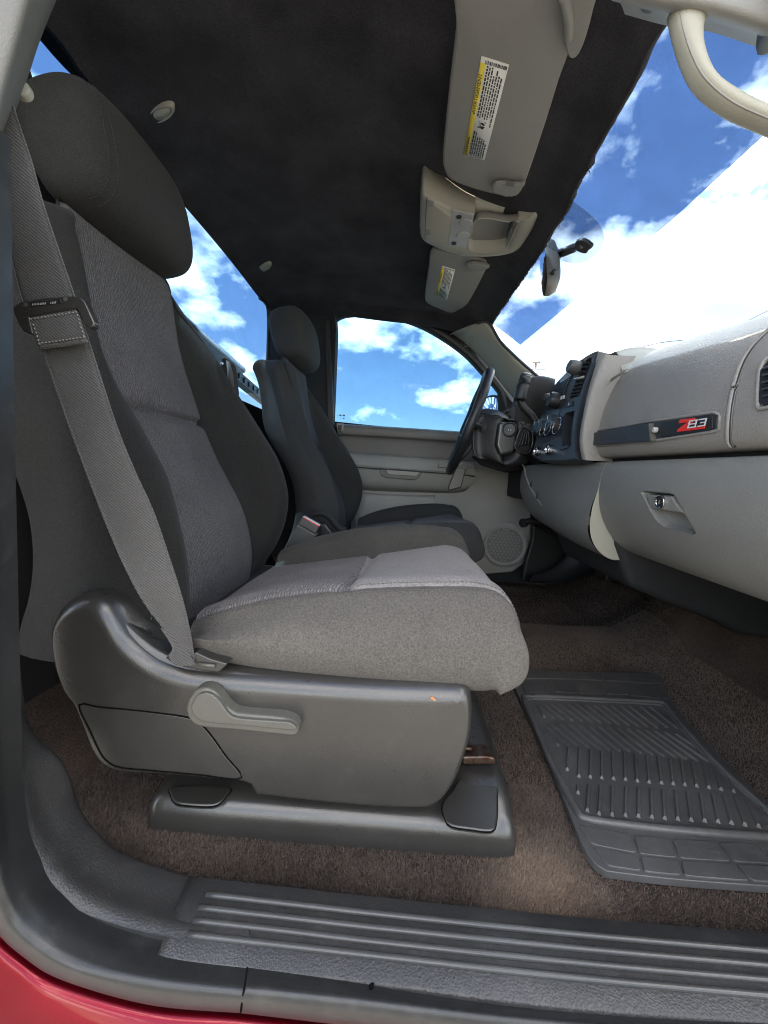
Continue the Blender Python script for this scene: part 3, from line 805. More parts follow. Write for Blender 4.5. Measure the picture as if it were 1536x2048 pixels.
# glove box handle
def dash_hit(px, py, prof, off=0.0):
    """ray against the dash profile (a surface swept along Y)"""
    d = ray(px, py); best = None
    pts = csample([V((x, 0, z)) for x, z in prof], 200)
    for a, b in zip(pts, pts[1:]):
        nx, nz = -(b.z - a.z), (b.x - a.x)
        den = d.x * nx + d.z * nz
        if abs(den) < 1e-9: continue
        t = ((a.x - CAM.x) * nx + (a.z - CAM.z) * nz) / den
        if t <= 0: continue
        h = CAM + d * t
        w = ((h.x - a.x) * (b.x - a.x) + (h.z - a.z) * (b.z - a.z)) / max(1e-12, (b.x - a.x) ** 2 + (b.z - a.z) ** 2)
        if -0.01 <= w <= 1.01 and (best is None or t < best[0]):
            nn = V((nx, 0, nz)).normalized()
            if nn.dot(d) > 0: nn = -nn
            best = (t, h + nn * off, nn)
    return (best[1], best[2]) if best else (PX(px, py, 0.5), V((-1, 0, 0)))
LOWD = LOW[1:]
def DL(tr, off=0.0): return [dash_hit(x, y, LOWD, off)[0] for x, y in tr]
UPD = UP[1:-2]
def DU(tr, off=0.0): return [dash_hit(x, y, UPD, off)[0] for x, y in tr]
hn = dash_hit(1330, 1010, LOWD)[1]
lever = thing_part = None
bowl = DL([(1284, 983), (1310, 984), (1345, 988), (1356, 1000), (1372, 1028), (1392, 1066), (1370, 1064), (1336, 1056), (1318, 1044), (1304, 1025), (1292, 1000)], 0.0015)
cb = sum(bowl, V()) / len(bowl)
rim = spline(bowl, 44, True)
cut(glove, [p + hn * 0.01 for p in rim], hn * -0.038)
glove.data.polygons.foreach_set('use_smooth', [True] * len(glove.data.polygons))
glove.data.set_sharp_from_angle(angle=math.radians(30))
cupG = [[p + hn * 0.0005 for p in rim], [p.lerp(cb, 0.05) - hn * 0.003 for p in rim], [p.lerp(cb, 0.10) - hn * 0.012 for p in rim], [p.lerp(cb, 0.22) - hn * 0.022 for p in rim], [p.lerp(cb, 0.6) - hn * 0.026 for p in rim], [p.lerp(cb, 0.98) - hn * 0.026 for p in rim]]
hb = gridmesh('handle_bowl', cupG, M_dashl, glove, wrap=True)
prism('handle_paddle', DL([(1293, 988), (1345, 991), (1352, 1003), (1372, 1029), (1306, 1019), (1298, 1008)], -0.020), hn * 0.022, M_dashl, glove, bevel=0.004, seg=3)
lk = DL([(1325, 1004)], 0.0035)[0]
lathe('key_lock', lk, hn, [(-0.002, 0.0125), (0.003, 0.0125), (0.003, 0.0095), (0.001, 0.0090)], M_chrome, glove)
lathe('key_cylinder', lk, hn, [(0, 0.009), (0.0022, 0.0088)], M_black, glove)
box('key_slot', lk + hn * 0.0026, (0.002, 0.002, 0.008), M_metal, glove, bevel=0.0004)
# trim line of the airbag cover and the end cap
ln = [(1182, 918), (1176, 895), (1178, 850), (1188, 810), (1205, 778), (1228, 756), (1255, 742)]
tube('seam_bead', DU(ln, 0.0), 0.0032, M_dashu, upper, n=40, ns=8)
ln2 = [(1466, 893), (1457, 884), (1457, 850), (1461, 810), (1470, 765), (1484, 725), (1505, 692), (1536, 662), (1560, 645)]
tube('cover_seam', DU(ln2, 0.0), 0.0040, M_dashu, upper, n=44, ns=8)
tube('cover_gap', [p + V((0.0, -0.005, -0.001)) for p in DU(ln2, 0.0)], 0.0022, M_dark, upper, n=44, ns=6)
tl = [PX(x, y, 0.605) for x, y in [(1225, 752), (1290, 716), (1400, 681), (1536, 631), (1640, 590)]]
# insert strip with the badge
un = dash_hit(1300, 860, UPD)[1]
strip = DU([(1180, 866), (1300, 846), (1425, 826), (1433, 828), (1436, 834), (1434, 858), (1428, 862), (1300, 880), (1182, 893), (1178, 888), (1177, 872)], 0.0)
lipp = [p + (p - sum(strip, V()) / len(strip)).normalized() * 0.004 for p in strip]
tube('strip_bezel', [p + un * 0.0005 for p in lipp + lipp[:1]], 0.0028, M_dashu, upper, ns=8)
si = prism('insert_strip', [p - un * 0.004 for p in strip], un * 0.0055, M_bezel, upper, bevel=0.0008)
hd = prism('grab_cover', DU([(1181, 868), (1308, 847), (1313, 882), (1256, 886), (1183, 891)], 0.002), un * 0.008, M_bezel, upper, bevel=0.0012)
prism('cover_edge', DU([(1308, 847), (1311, 847), (1315, 881), (1312, 883)], 0.002), un * 0.010, M_lever, upper, bevel=0.0006)
lathe('screw_head', DU([(1317, 860)], 0.003)[0], un, [(0, 0.0055), (0.006, 0.0055), (0.008, 0.004)], M_lens, upper)
lathe('pin_hole', DU([(1260, 874)], 0.010)[0], un, [(0, 0.0022), (0.0008, 0.0018)], M_ink, upper, ns=12)
bdp = prism('badge_plate', DU([(1324, 846), (1426, 829), (1431, 834), (1430, 856), (1425, 860), (1325, 874)], 0.0022), un * 0.0018, M_black, upper, bevel=0.0006)
zt = [(1364, 843), (1394, 838), (1397, 838), (1388, 852), (1416, 851), (1414, 855), (1360, 862), (1361, 858), (1380, 846), (1365, 848)]
prism('badge_letter', [p for p in DU([(1366, 840), (1396, 836), (1397, 840), (1383, 855), (1416, 852), (1415, 857), (1360, 864), (1362, 858), (1381, 845), (1363, 847)], 0.0042)], un * 0.0015, M_red, upper, bevel=0.0003)
o8 = DU([(1386, 851)], 0.0064)[0]; u8 = (DU([(1417, 849)], 0.0045)[0] - o8); v8 = DU([(1388, 838)], 0.0045)[0] - o8
def digit(x0, y0, segs_, W8=14.0, H8=13.0, w=1.25):
    E8 = {'a': (0, H8, W8, H8), 'b': (W8, H8 / 2, W8, H8), 'c': (W8, 0, W8, H8 / 2), 'd': (0, 0, W8, 0), 'e': (0, 0, 0, H8 / 2), 'f': (0, H8 / 2, 0, H8), 'g': (0 if 'e' in segs_ else 5, H8 / 2, W8, H8 / 2)}
    vs, fs = [], []
    for q in segs_:
        x0_, y0_, x1_, y1_ = E8[q]; a, b = V((x0_, y0_, 0)), V((x1_, y1_, 0)); t = (b - a).normalized(); nn = V((-t.y, t.x, 0)) * w
        for c in (a - nn - t * w, b - nn + t * w, b + nn + t * w, a + nn - t * w):
            vs.append(DU([(x0 + c.x + 0.28 * c.y, y0 - c.y - 0.15 * c.x)], 0.0066)[0])
        n = len(vs) - 4; fs.append((n, n + 1, n + 2, n + 3))
    mesh('badge_number', vs, fs, M_silver, upper, smooth=False, solid=0.0008)
digit(1384, 855.5, 'abcdefg'); digit(1403.5, 852.6, 'abcdg')
prism('badge_underline', DU([(1396, 857), (1416, 853), (1416, 856), (1396, 860)], 0.0042), un * 0.0012, M_red, upper, bevel=0)
# passenger end vent
vn = dash_hit(1528, 775, UPD)[1]
ve = prism('side_vent', DU([(1524, 742), (1545, 715), (1600, 690), (1600, 790), (1530, 812), (1521, 805)], 0.0008), vn * 0.002, M_black, db, bevel=0.0005)
tube('vent_ring', [p + vn * 0.001 for p in DU([(1600, 684), (1545, 709), (1522, 738), (1517, 805), (1528, 817), (1600, 796)], 0.0)], 0.003, M_dashu, ve, n=40, ns=8)
for k in range(5):
    yy = 742 + 14 * k
    box('vent_slat', (DU([(1532, yy)], 0.004)[0] + DU([(1590, yy - 20)], 0.004)[0]) / 2, (0.006, (DU([(1532, yy)])[0] - DU([(1590, yy - 20)])[0]).length, 0.003), M_bezel, ve, bevel=0.0008)

# ------------------------------------------------------------------ centre stack
SA = PY(1152, 915, 1.03)
nrm = V((-1.0, -0.03, 0.19)).normalized()
CP = Plane(SA, nrm)
def S(zx, zy): return (1060 + zx / 8.53, 690 + zy / 8.53)
def ST(l, off=0.0): return [CP.hit(*S(x, y), off) for x, y in l]
outl = [(1150, 92), (1105, 300), (965, 650), (872, 950), (800, 1250), (764, 1550), (772, 1800), (800, 1950), (600, 1985), (200, 1985), (10, 1890), (85, 1650), (110, 1500), (165, 1280), (262, 950), (385, 710), (500, 575), (640, 435), (720, 350), (850, 245), (1000, 150), (1100, 100)]
stack = prism('centre_stack', ST(outl), nrm * -0.05, M_bezel, db, bevel=0.005, seg=3)
vent_o = [(1030, 212), (1026, 270), (925, 560), (815, 862), (665, 912), (652, 900), (745, 640), (870, 335), (950, 235), (1000, 208)]
cut(stack, ST(vent_o, 0.004), nrm * -0.034)
bin_o = [(738, 1115), (690, 1420), (668, 1715), (520, 1730), (530, 1500), (565, 1180), (590, 1150)]
cut(stack, ST(bin_o, 0.004), nrm * -0.048)
stack.data.polygons.foreach_set('use_smooth', [False] * len(stack.data.polygons))
def liner(poly, depth, mat, nm):
    a = ST(poly, -0.002); b = [p - nrm * depth for p in a]; c = sum(b, V()) / len(b)
    return gridmesh(nm, [a, b, [c] * len(b)], mat, stack, wrap=True)
liner(vent_o, 0.03, M_void, 'vent_duct')
liner(bin_o, 0.044, M_dark, 'storage_bin')
for (x0, y0, x1, y1) in [(960, 320, 1010, 300), (915, 400, 985, 370), (880, 480, 955, 450), (800, 690, 895, 650), (770, 760, 875, 715), (745, 825, 850, 785), (715, 880, 830, 845)]:
    a, b = ST([(x0 - 30, y0), (x1, y1)], -0.003)
    tube('vent_slat', [a, b], 0.0022, M_bezel, stack, ns=6, flat=2.5, up=nrm)
a, b = ST([(765, 585), (915, 545)], 0.003)
tube('vent_tab', [a, b], 0.0036, M_lens, stack, ns=8)
# radio face, display, knobs, switches
prism('radio_face', ST([(520, 640), (700, 470), (745, 480), (640, 700), (560, 960), (530, 1030), (300, 1110), (330, 1000), (420, 780)], 0.0005), nrm * 0.003, M_black, stack, bevel=0.001)
prism('display', ST([(520, 585), (640, 455), (700, 520), (660, 560), (520, 650)], 0.003), nrm * 0.0015, M_lens, stack, bevel=0.0004)
prism('disc_slot', ST([(405, 815), (590, 700), (640, 690), (480, 790)], 0.003), nrm * 0.0012, M_ink, stack, bevel=0.0003)
def knob(x, y, r, h, mat=M_black, cap=None):
    c = ST([(x, y)], 0.0)[0]
    k = lathe('knob', c, nrm, [(0, r), (h * 0.8, r * 0.96), (h, r * 0.85), (h, r * 0.7), (h * 0.97, r * 0.66)], mat, stack, ns=24)
    box('knob_mark', c + nrm * (h + 0.0005) + V((0, 0, r * 0.55)), (0.0012, 0.002, r * 0.4), M_silver, stack, bevel=0.0002)
    return k
knob(830, 395, 0.020, 0.030, M_btn)
knob(480, 960, 0.025, 0.030, M_black)
knob(340, 900, 0.013, 0.016, M_btn)
for (x, y, r) in [(455, 1375, 0.030), (300, 1420, 0.027), (215, 1440, 0.024)]:
    k = knob(x, y, r, 0.030)
    c = ST([(x, y)], 0.031)[0]
    aa_, bb_ = frame_for(nrm); tube('knob_ring', [c + aa_ * (r * .8 * math.cos(t)) + bb_ * (r * .8 * math.sin(t)) for t in [2 * math.pi * q / 24 for q in range(26)]], 0.0012, M_chrome, stack, ns=6)
for k in range(3):
    prism('preset_button', ST([(490 + 40 * k, 905 - 16 * k), (522 + 40 * k, 890 - 16 * k), (508 + 40 * k, 948 - 16 * k), (476 + 40 * k, 962 - 16 * k)], 0.0015), nrm * 0.004, M_silver, stack, bevel=0.0008)
prism('switch', ST([(650, 985), (745, 960), (735, 1040), (630, 1068)], 0.0), nrm * 0.003, M_black, stack, bevel=0.0008)
prism('switch_symbol', ST([(655, 990), (675, 985), (668, 1030), (648, 1036)], 0.003), nrm * 0.0008, M_silver, stack, bevel=0)
prism('control_panel', ST([(260, 1225), (520, 1110), (500, 1240), (245, 1330)], 0.0), nrm * 0.002, M_bezel, stack, bevel=0.0005)
prism('card_slot', ST([(210, 1650), (410, 1590), (412, 1606), (212, 1668)], 0.0), nrm * 0.0015, M_dark, stack, bevel=0)
prism('bin_lip', ST([(510, 1750), (668, 1712), (662, 1760), (520, 1800)], 0.0), nrm * 0.004, M_bezel, stack, bevel=0.001)
for (x, y, r) in [(350, 1795, 0.0135), (150, 1820, 0.0125)]:
    c = ST([(x, y)], 0.0)[0]
    so_ = lathe('power_outlet', c, nrm, [(0, r * 1.25), (0.012, r * 1.2), (0.014, r), (0.010, r * 0.8), (0.004, r * 0.75)], M_chrome, stack, ns=24)
    lathe('outlet_plug', c + nrm * 0.006, nrm, [(0, r * 0.55), (0.004, r * 0.5)], M_btn, stack, ns=16)

# ------------------------------------------------------------------ driver side of the dash
clus = loft('instrument_hood', [TY([(1112, 758), (1085, 752), (1062, 756), (1046, 775), (1036, 800)], 1.45), TY([(1110, 764), (1085, 760), (1064, 764), (1048, 782), (1038, 806)], 1.42), TY([(1108, 800), (1085, 800), (1066, 800), (1052, 812), (1042, 826)], 1.44), TY([(1100, 842), (1085, 842), (1068, 842), (1058, 845), (1050, 850)], 1.5)], 30, 16, M_void, db)
cl2 = prism('cluster_body', TY([(1104, 762), (1064, 764), (1044, 800), (1020, 812), (1000, 850), (1004, 905), (1030, 930), (1090, 925), (1090, 800)], 1.60), (0.02, 0.28, 0), M_void, db, bevel=0.01)
vt = prism('driver_vent', TY([(1001, 852), (1003, 834), (1012, 820), (1026, 813), (1030, 816), (1026, 852)], 1.585), (0.01, 0.03, 0), M_bezel, db, bevel=0.002)
for k in range(4):
    a, b = PY(1006 + 1.5 * k, 846 - 7 * k, 1.582), PY(1017 + 1.5 * k, 842 - 7 * k, 1.582)
    tube('vent_slat', [a, b], 0.005, M_void, vt, ns=6)
prism('vent_knob', TY([(1019, 832), (1022, 829), (1023, 834), (1020, 836)], 1.583), (0, 0.004, 0), M_void, vt, bevel=0)
prism('column_recess', TY([(940, 912), (1060, 905), (1075, 935), (1010, 945), (960, 930)], 1.66), (0.03, 0.1, 0), M_void, db, bevel=0.01)
kc = [(1043, 927), (1050, 935), (1053, 952), (1062, 975), (1080, 1003), (1094, 1020)]
def cent_prof(px, py):
    pr = [(x - 0.02 * sm(0.55, 0.39, z), z - 0.02 * sm(0.55, 0.38, z)) for x, z in LOW[1:]]
    return dash_hit(px, py, pr, 0.0)[0]
tube('panel_seam', [cent_prof(x, y) + V((-0.004, -0.004, 0)) for x, y in kc], 0.004, M_trim, db, n=30, ns=8)
for (x, y) in [(1064, 967), (1076, 990)]:
    a = cent_prof(x, y)
    tube('release_clip', [a + V((-0.005, -0.01, 0.01)), a + V((-0.008, -0.012, 0.002)), a + V((-0.007, -0.012, -0.012))], 0.0022, M_ink, db, ns=6)

# under the dash: dark firewall, heater box, kick panel, pedals
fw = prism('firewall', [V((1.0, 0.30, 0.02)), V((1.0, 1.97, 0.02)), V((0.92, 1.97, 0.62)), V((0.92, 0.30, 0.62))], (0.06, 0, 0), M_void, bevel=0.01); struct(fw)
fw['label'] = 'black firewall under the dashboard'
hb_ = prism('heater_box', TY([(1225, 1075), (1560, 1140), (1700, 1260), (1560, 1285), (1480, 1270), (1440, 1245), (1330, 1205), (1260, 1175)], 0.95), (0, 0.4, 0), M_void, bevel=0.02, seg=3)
tag(hb_, 'black heater box hanging under the glove box', 'heater box')
kp = prism('unseen_kick_panel', [V((0.66, 0.36, -0.02)), V((1.1, 0.36, -0.02)), V((1.1, 0.36, 0.86)), V((0.62, 0.36, 0.86)), V((0.58, 0.36, 0.4))], (0, 0.03, 0), M_dashl, bevel=0.01); struct(kp)  # out of view; added to block light so the footwell stays dark
kp['label'] = 'unseen grey kick panel at the front of the door opening, added to darken the footwell'
fl2 = prism('footwell_liner', TY([(1062, 1045), (1110, 1065), (1200, 1095), (1230, 1130), (1215, 1160), (1130, 1166), (1040, 1166), (1048, 1120), (1060, 1080)], 1.86), (0.02, 0.06, 0), M_black, bevel=0.02, seg=3)
tag(fl2, 'black plastic liner of the driver footwell below the column', 'liner')
loft('liner_fold', [TY([(1046, 1160), (1090, 1150), (1120, 1130), (1140, 1105)], 1.80), TY([(1062, 1150), (1100, 1140), (1126, 1118), (1142, 1098)], 1.77), TY([(1060, 1164), (1110, 1160), (1150, 1140), (1170, 1120)], 1.72), TY([(1080, 1166), (1130, 1166), (1170, 1150), (1190, 1140)], 1.66)], 16, 16, M_black, fl2)
pk = thing('brake_pedal', 'black brake pedal arm and pad under the lower dash', 'pedal', tuple(PY(1215, 1150, 1.55)))
tube('arm', TY([(1180, 1080), (1195, 1105), (1208, 1135)], 1.60), 0.012, M_black, pk, n=10)
box('pad', PY(1213, 1146, 1.58), (0.05, 0.09, 0.05), M_black, pk, bevel=0.008)
hk = thing('hood_release', 'black hood release lever under the driver dash', 'lever', tuple(PY(1080, 1050, 1.72)))
tube('stalk', TY([(1046, 1046), (1060, 1042), (1078, 1044), (1092, 1046), (1108, 1052)], 1.72), 0.014, M_black, hk, n=14)
lathe('grip', PY(1048, 1046, 1.715), (0.3, -1, 0.2), [(-0.01, 0.02), (0.01, 0.018)], M_void, hk)
lathe('connector', PY(1096, 1042, 1.70), (1, 0.2, -0.3), [(-0.03, 0.014), (0.02, 0.016), (0.03, 0.012)], M_btn, hk)

# ================================================================== steering wheel and column
sw = thing('steering_wheel', 'black leather steering wheel with column, seen from the side', 'steering wheel', tuple(PY(1000, 900, 1.6)))
wc0 = PY(938, 846, 1.60)
a0, b0 = PY(974, 748, 1.60), PY(898, 942, 1.60)
upv = (a0 - b0).normalized(); ax = V((0, 1, 0)); wn_ = upv.cross(ax).normalized()
Rw = (a0 - b0).length / 2
acr = V((0.085, 1, 0)); acr = (acr - upv * acr.dot(upv)).normalized()
ringp = [wc0 + upv * (Rw * math.cos(t)) + acr * (Rw * math.sin(t)) for t in [2 * math.pi * k / 64 for k in range(65)]]
G = []
for k in range(64):
    t = 2 * math.pi * k / 64; rad = (upv * math.cos(t) + acr * math.sin(t)); nn_ = rad.cross(-upv * math.sin(t) + acr * math.cos(t)).normalized()
    rr = 0.0175 + 0.0012 * math.sin(9 * t)
    G.append([ringp[k] + rad * (rr * math.cos(q)) + nn_ * (rr * math.sin(q)) for q in [2 * math.pi * m / 14 for m in range(14)]])
G.append(G[0])
gridmesh('rim', G, M_black, sw, wrap=True)
fwd = wn_ if wn_.x > 0 else -wn_
hubc = wc0 + fwd * 0.04
lathe('hub', hubc, fwd, [(-0.050, 0.02), (-0.04, 0.05), (0.0, 0.075), (0.04, 0.085), (0.09, 0.08)], M_black, sw, ns=28, bevel=0.004)
for t in (math.radians(100), math.radians(260), math.radians(150), math.radians(210)):
    e = wc0 + upv * (Rw * 0.97 * math.cos(t)) + acr * (Rw * 0.97 * math.sin(t))
    tube('spoke', [hubc + (e - hubc) * 0.3, hubc + (e - hubc) * 0.65 + fwd * 0.012, e], [0.03, 0.022, 0.014], M_black, sw, n=8, ns=10, flat=0.55) if False else tube('spoke', [hubc + (e - hubc) * 0.3, hubc + (e - hubc) * 0.65 + fwd * 0.012, e], 0.02, M_black, sw, n=8, ns=10, flat=0.55)
# column shroud
colm = loft('column_shroud', [TY([(946, 858), (958, 852), (970, 856), (968, 880), (958, 892), (944, 888)], 1.56), TY([(950, 842), (975, 832), (1000, 836), (1000, 885), (985, 912), (948, 910)], 1.53), TY([(965, 836), (990, 833), (1012, 842), (1012, 890), (990, 912), (962, 908)], 1.53), TY([(1000, 842), (1018, 840), (1042, 848), (1042, 905), (1020, 925), (1000, 920)], 1.50), TY([(1010, 845), (1040, 846), (1064, 856), (1060, 915), (1040, 930), (1012, 925)], 1.52)], 40, 24, M_black, sw, closed=True)
mesh_ = TY([(998, 843), (1030, 846), (1038, 856), (1030, 905), (1000, 912), (992, 890)], 1.478)
ign = prism('ignition_panel', mesh_, (0.0, 0.05, 0), M_dark, sw, bevel=0.012, seg=4)
igc = PY(1019, 859, 1.474); ign_n = V((-0.35, -1, 0)).normalized()
lathe('ignition_switch', igc, ign_n, [(-0.01, 0.027), (0.004, 0.027), (0.006, 0.024), (0.003, 0.021), (0.003, 0.018)], M_black, ign, ns=28)
for dx in (-0.004, 0.005):
    lathe('key_slot', igc + ign_n * 0.004 + V((dx, 0, -0.002)), ign_n, [(0, 0.0028), (0.001, 0.002)], M_silver, ign, ns=10)
boot = prism('shift_boot', TY([(1046, 853), (1062, 862), (1066, 880), (1060, 903), (1050, 907), (1034, 900), (1030, 888), (1038, 866)], 1.475), (0.0, 0.05, 0), M_void, sw, bevel=0.008, seg=3)
tube('boot_rim', spline(TY([(1046, 853), (1062, 862), (1066, 880), (1060, 903), (1050, 907), (1034, 900), (1030, 888), (1038, 866)], 1.474), 40, True), 0.004, M_dark, boot, ns=8)
for k in range(4):
    tube('boot_fold', TY([(1036 + 7 * k, 895 - 2 * k), (1043 + 5 * k, 875), (1048 + 3 * k, 862)], 1.472), 0.004, M_black, boot, n=8, ns=6)
# column shift lever
sh = thing('shift_lever', 'black column shift lever with a thick grip', 'shift lever', tuple(PY(1070, 845, 1.45)))
tube('stem', TY([(1074, 850), (1064, 832), (1048, 815), (1040, 800), (1040, 790)], 1.42), 0.013, M_black, sh, n=20, ns=12)
vs_ = TY([(1039, 800), (1042, 785), (1047, 768), (1051, 757), (1053, 751)], 1.40)
tube('grip', vs_, 0.021, M_black, sh, n=12, ns=16)
ed = (vs_[-1] - vs_[-2]).normalized()
lathe('grip_cap', vs_[-1] - ed * 0.008, ed, [(0, 0.0215), (0.006, 0.0215), (0.010, 0.018)], M_dark, sh)
lathe('grip_button', vs_[-1] + ed * 0.001, (ed + V((-0.3, -0.6, 0))), [(0, 0.013), (0.006, 0.012)], M_lens, sh)

# ================================================================== seats
def gridparts(G, wrap, classify, spec, parent):
    """one control grid, several upholstery panels: classify(i, j) names the panel of a face"""
    n, m = len(G), len(G[0]); acc = {}
    for i in range(n - 1):
        for j in range(m if wrap else m - 1):
            acc.setdefault(classify(i, j), []).append((i * m + j, i * m + (j + 1) % m, (i + 1) * m + (j + 1) % m, (i + 1) * m + j))
    flat = [p for r in G for p in r]; outp = {}
    for key, fs in acc.items():
        used = sorted({v for f in fs for v in f}); idx = {v: k for k, v in enumerate(used)}
        nm, mat, pk_ = spec[key]
        outp[key] = mesh(nm, [flat[v] for v in used], [tuple(idx[v] for v in f) for f in fs], mat, outp.get(pk_, parent) if pk_ else parent)
    return outp
def xofz(tr3):
    c = sorted(spline(tr3, 80), key=lambda p: p.z)
    zs_, xs_ = [p.z for p in c], [p.x for p in c]
    return lambda z: interp(zs_, xs_, z) if z >= zs_[0] else xs_[0]
def zofx(tr3):
    c = sorted(spline(tr3, 80), key=lambda p: p.x)
    xs_, zs_ = [p.x for p in c], [p.z for p in c]
    return lambda x: interp(xs_, zs_, x)
NRt = TY([(74, 350), (92, 410), (112, 470), (145, 570), (184, 685), (220, 765), (255, 825), (288, 885), (322, 950), (347, 1025), (366, 1110), (373, 1195), (370, 1270)], 0.578)
FSt = TY([(330, 570), (345, 590), (362, 615), (425, 705), (475, 788), (525, 865), (555, 915), (570, 960), (575, 1000), (568, 1050), (552, 1092), (536, 1118), (520, 1150)], 1.0)
FMt = TY([(338, 585), (345, 605), (352, 650), (368, 725), (400, 822), (430, 900), (460, 960), (485, 1010), (500, 1060), (505, 1110), (500, 1150)], 0.93)
nearX, farX, seamX = xofz(NRt), xofz(FSt), xofz(FMt)
ZB, ZTN, ZTF = 0.235, 0.895, 0.955
ZH = PY(330, 829, 0.76).z

def make_backrest(root, off, mats, thick=0.255, thin=0.10, taper=0.045):
    NR_ = 90
    rows = []
    for r in range(NR_ + 9):
        v = min(1, r / NR_); cap = max(0, r - NR_) / 8
        def zz(y): return ZB + (ZTN + (ZTF - ZTN) * sm(0.55, 1.0, y) - ZB) * v
        ctl = []
        zn, zf, zm = zz(0.55), zz(1.0), zz(0.77)
        xn, xf, xi = nearX(zn), farX(zf), seamX(zm)
        th = thick - thin * sm(0.6, 1.0, v)
        xb = (xn + xf) / 2 - th
        xm = (xn + xb) / 2 + 0.01
        nar = taper * sm(0.45, 1.05, v) ** 1.3
        ctl = [(xb - .012, .79, zm), (xb, .60, zn), (xb + .03, .545 + nar, zn), (xm, .527 + nar, zn), (xn - .045, .537 + nar, zn), (xn - .006, .563 + nar, zn), (xn, .580 + nar, zn), (xn - .014, .612, zn), (xi - .004, .640, zm),
               (xi - .004, .78, zm), (xi, .93, zm), (xf - .016, .962, zf), (xf, .992, zf), (xf - .008, 1.014 - nar, zf), (xf - .05, 1.035 - nar, zf), ((xf + xb) / 2, 1.04 - nar, zf), (xb + .03, 1.025 - nar, zf), (xb, .98, zf)]
        P = [V(c) for c in ctl]
        if cap:
            c = V(((xn + xf) / 2 - th * .5, .79, zm)); an = cap * math.pi / 2
            P = [c + V(((p.x - c.x) * math.cos(an) ** 0.6, (p.y - c.y) * (math.cos(an) ** 0.45 if cap < 1 else 0), (p.z - c.z))) + V((0, 0, 0.055 * math.sin(an))) for p in P]
        m = len(P); row = []
        for k in range(m):
            q = [P[(k + a - 1) % m] for a in range(4)]
            ns = 14 if k in (8, 9) else 4
            for t in range(ns):
                row.append((cr1(*q, t / ns), k + t / ns))
        rows.append(row)
    G = []
    for r, row in enumerate(rows):
        o = []
        for p, c in row:
            p = p.copy()
            if 8 <= c <= 10:
                s = (c - 8) / 2
                puff = 1 - abs(2 * s - 1) ** 4
                dzh = p.z - ZH
                p.x += 0.010 * puff * (1 - math.exp(-(dzh / 0.03) ** 2))
                p.x -= 0.018 * math.exp(-(dzh / 0.0075) ** 2)
                w = math.sin(55 * p.y + 3 * math.sin(17 * p.y) + 9 * dzh) * math.exp(-abs(dzh) / 0.055) * (0.6 if dzh < 0 else 1.0)
                p.x += 0.0035 * w * puff
            if min(abs(c - 8), abs(c - 10)) < 0.02: p.x -= 0.010
            if abs(c - 4.0) < 0.02: p.y += 0.0022
            p.x += 0.0018 * math.sin(21 * p.z + 8 * p.y) * math.sin(17 * p.y)
            o.append(p + off)
        G.append(o)
    m = len(G[0])
    cs = [c for _, c in rows[0]]
    zrow = [sum(p.z for p in r_) / len(r_) - off.z for r_ in G]
    def cl(i, j):
        if 8 <= cs[j] < 10 - 0.001: return 'up' if (G[i][j].z - off.z) >= ZH - 0.0001 else 'low'
        return 'b'
    pr = gridparts(G, True, cl, {'b': ('backrest', mats[0], None), 'up': ('backrest_insert', mats[1], 'b'), 'low': ('backrest_insert', mats[1], 'b')}, root)
    js = [k for k, c in enumerate(cs) if abs(c - 4.0) < 0.01][0]
    return pr, G, cs

M_thread2 = fabric('dark_thread', (0.07, 0.07, 0.068), 900, lint=0)
def stitches(path, mat, parent, step=0.0062, ln=0.0036, r=0.0007, name='stitching'):
    """a dashed seam thread: one part, far too small to pick apart"""
    vs, fs = [], []; L = 0; pts = path
    tot = sum((b - a).length for a, b in zip(pts, pts[1:])); n = int(tot / step)
    sp_ = spline(pts, max(3, n * 2))
    for i in range(0, len(sp_) - 1, 2):
        a, b = sp_[i], sp_[i] + (sp_[i + 1] - sp_[i]).normalized() * ln
        v, f = tube_data([a, b], r, 5)
        k = len(vs); vs += v; fs += [tuple(x + k for x in q) for q in f]
    o = mesh(name, vs, fs, mat, parent); o['kind'] = 'stuff'; return o
def make_headrest(root, off, mat):
    c = V((-0.562, 0.778, 1.044)) + off; hx, hy, hz = 0.070, 0.156, 0.101; tilt = math.radians(14)
    def sgn(v, e): return math.copysign(abs(v) ** e, v)
    G = []
    for i in range(41):
        th = -math.pi / 2 + math.pi * i / 40
        row = []
        for j in range(56):
            ph = 2 * math.pi * j / 56
            y = hy * sgn(math.sin(th), 0.52)
            s = sgn(math.cos(th), 0.42)
            x = hx * sgn(math.cos(ph), 0.75) * s; z = hz * sgn(math.sin(ph), 0.62) * (abs(math.cos(th)) ** 0.36)
            x *= 1.0 + 0.10 * (z / hz)
            x += 0.02 * (1 - (y / hy) ** 2) * (1 if x > 0 else 0) * 0.5
            if abs(abs(y) - 0.118) < 0.004: x *= 0.985; z *= 0.99
            p = V((x * math.cos(tilt) - z * math.sin(tilt), y, x * math.sin(tilt) + z * math.cos(tilt)))
            row.append(c + p)
        G.append(row)
    h = gridmesh('headrest', G, mat, root, wrap=True)
    if mat is M_hrest:
        for dy_ in (-0.124, -0.112):
            ii = min(range(41), key=lambda k: abs((G[k][0].y - c.y) - dy_))
            stitches([G[ii][j % 56] + (G[ii][j % 56] - c).normalized() * 0.0008 for j in range(-13, 16)], M_thread2, h, step=0.006, ln=0.0036, r=0.0006)
    for dy in (-0.06, 0.06):
        tube('headrest_post', [c + V((-0.012 - 0.02, dy, -0.10)), c + V((-0.05, dy, -0.19))], 0.006, M_chrome, root, ns=10)
    return h

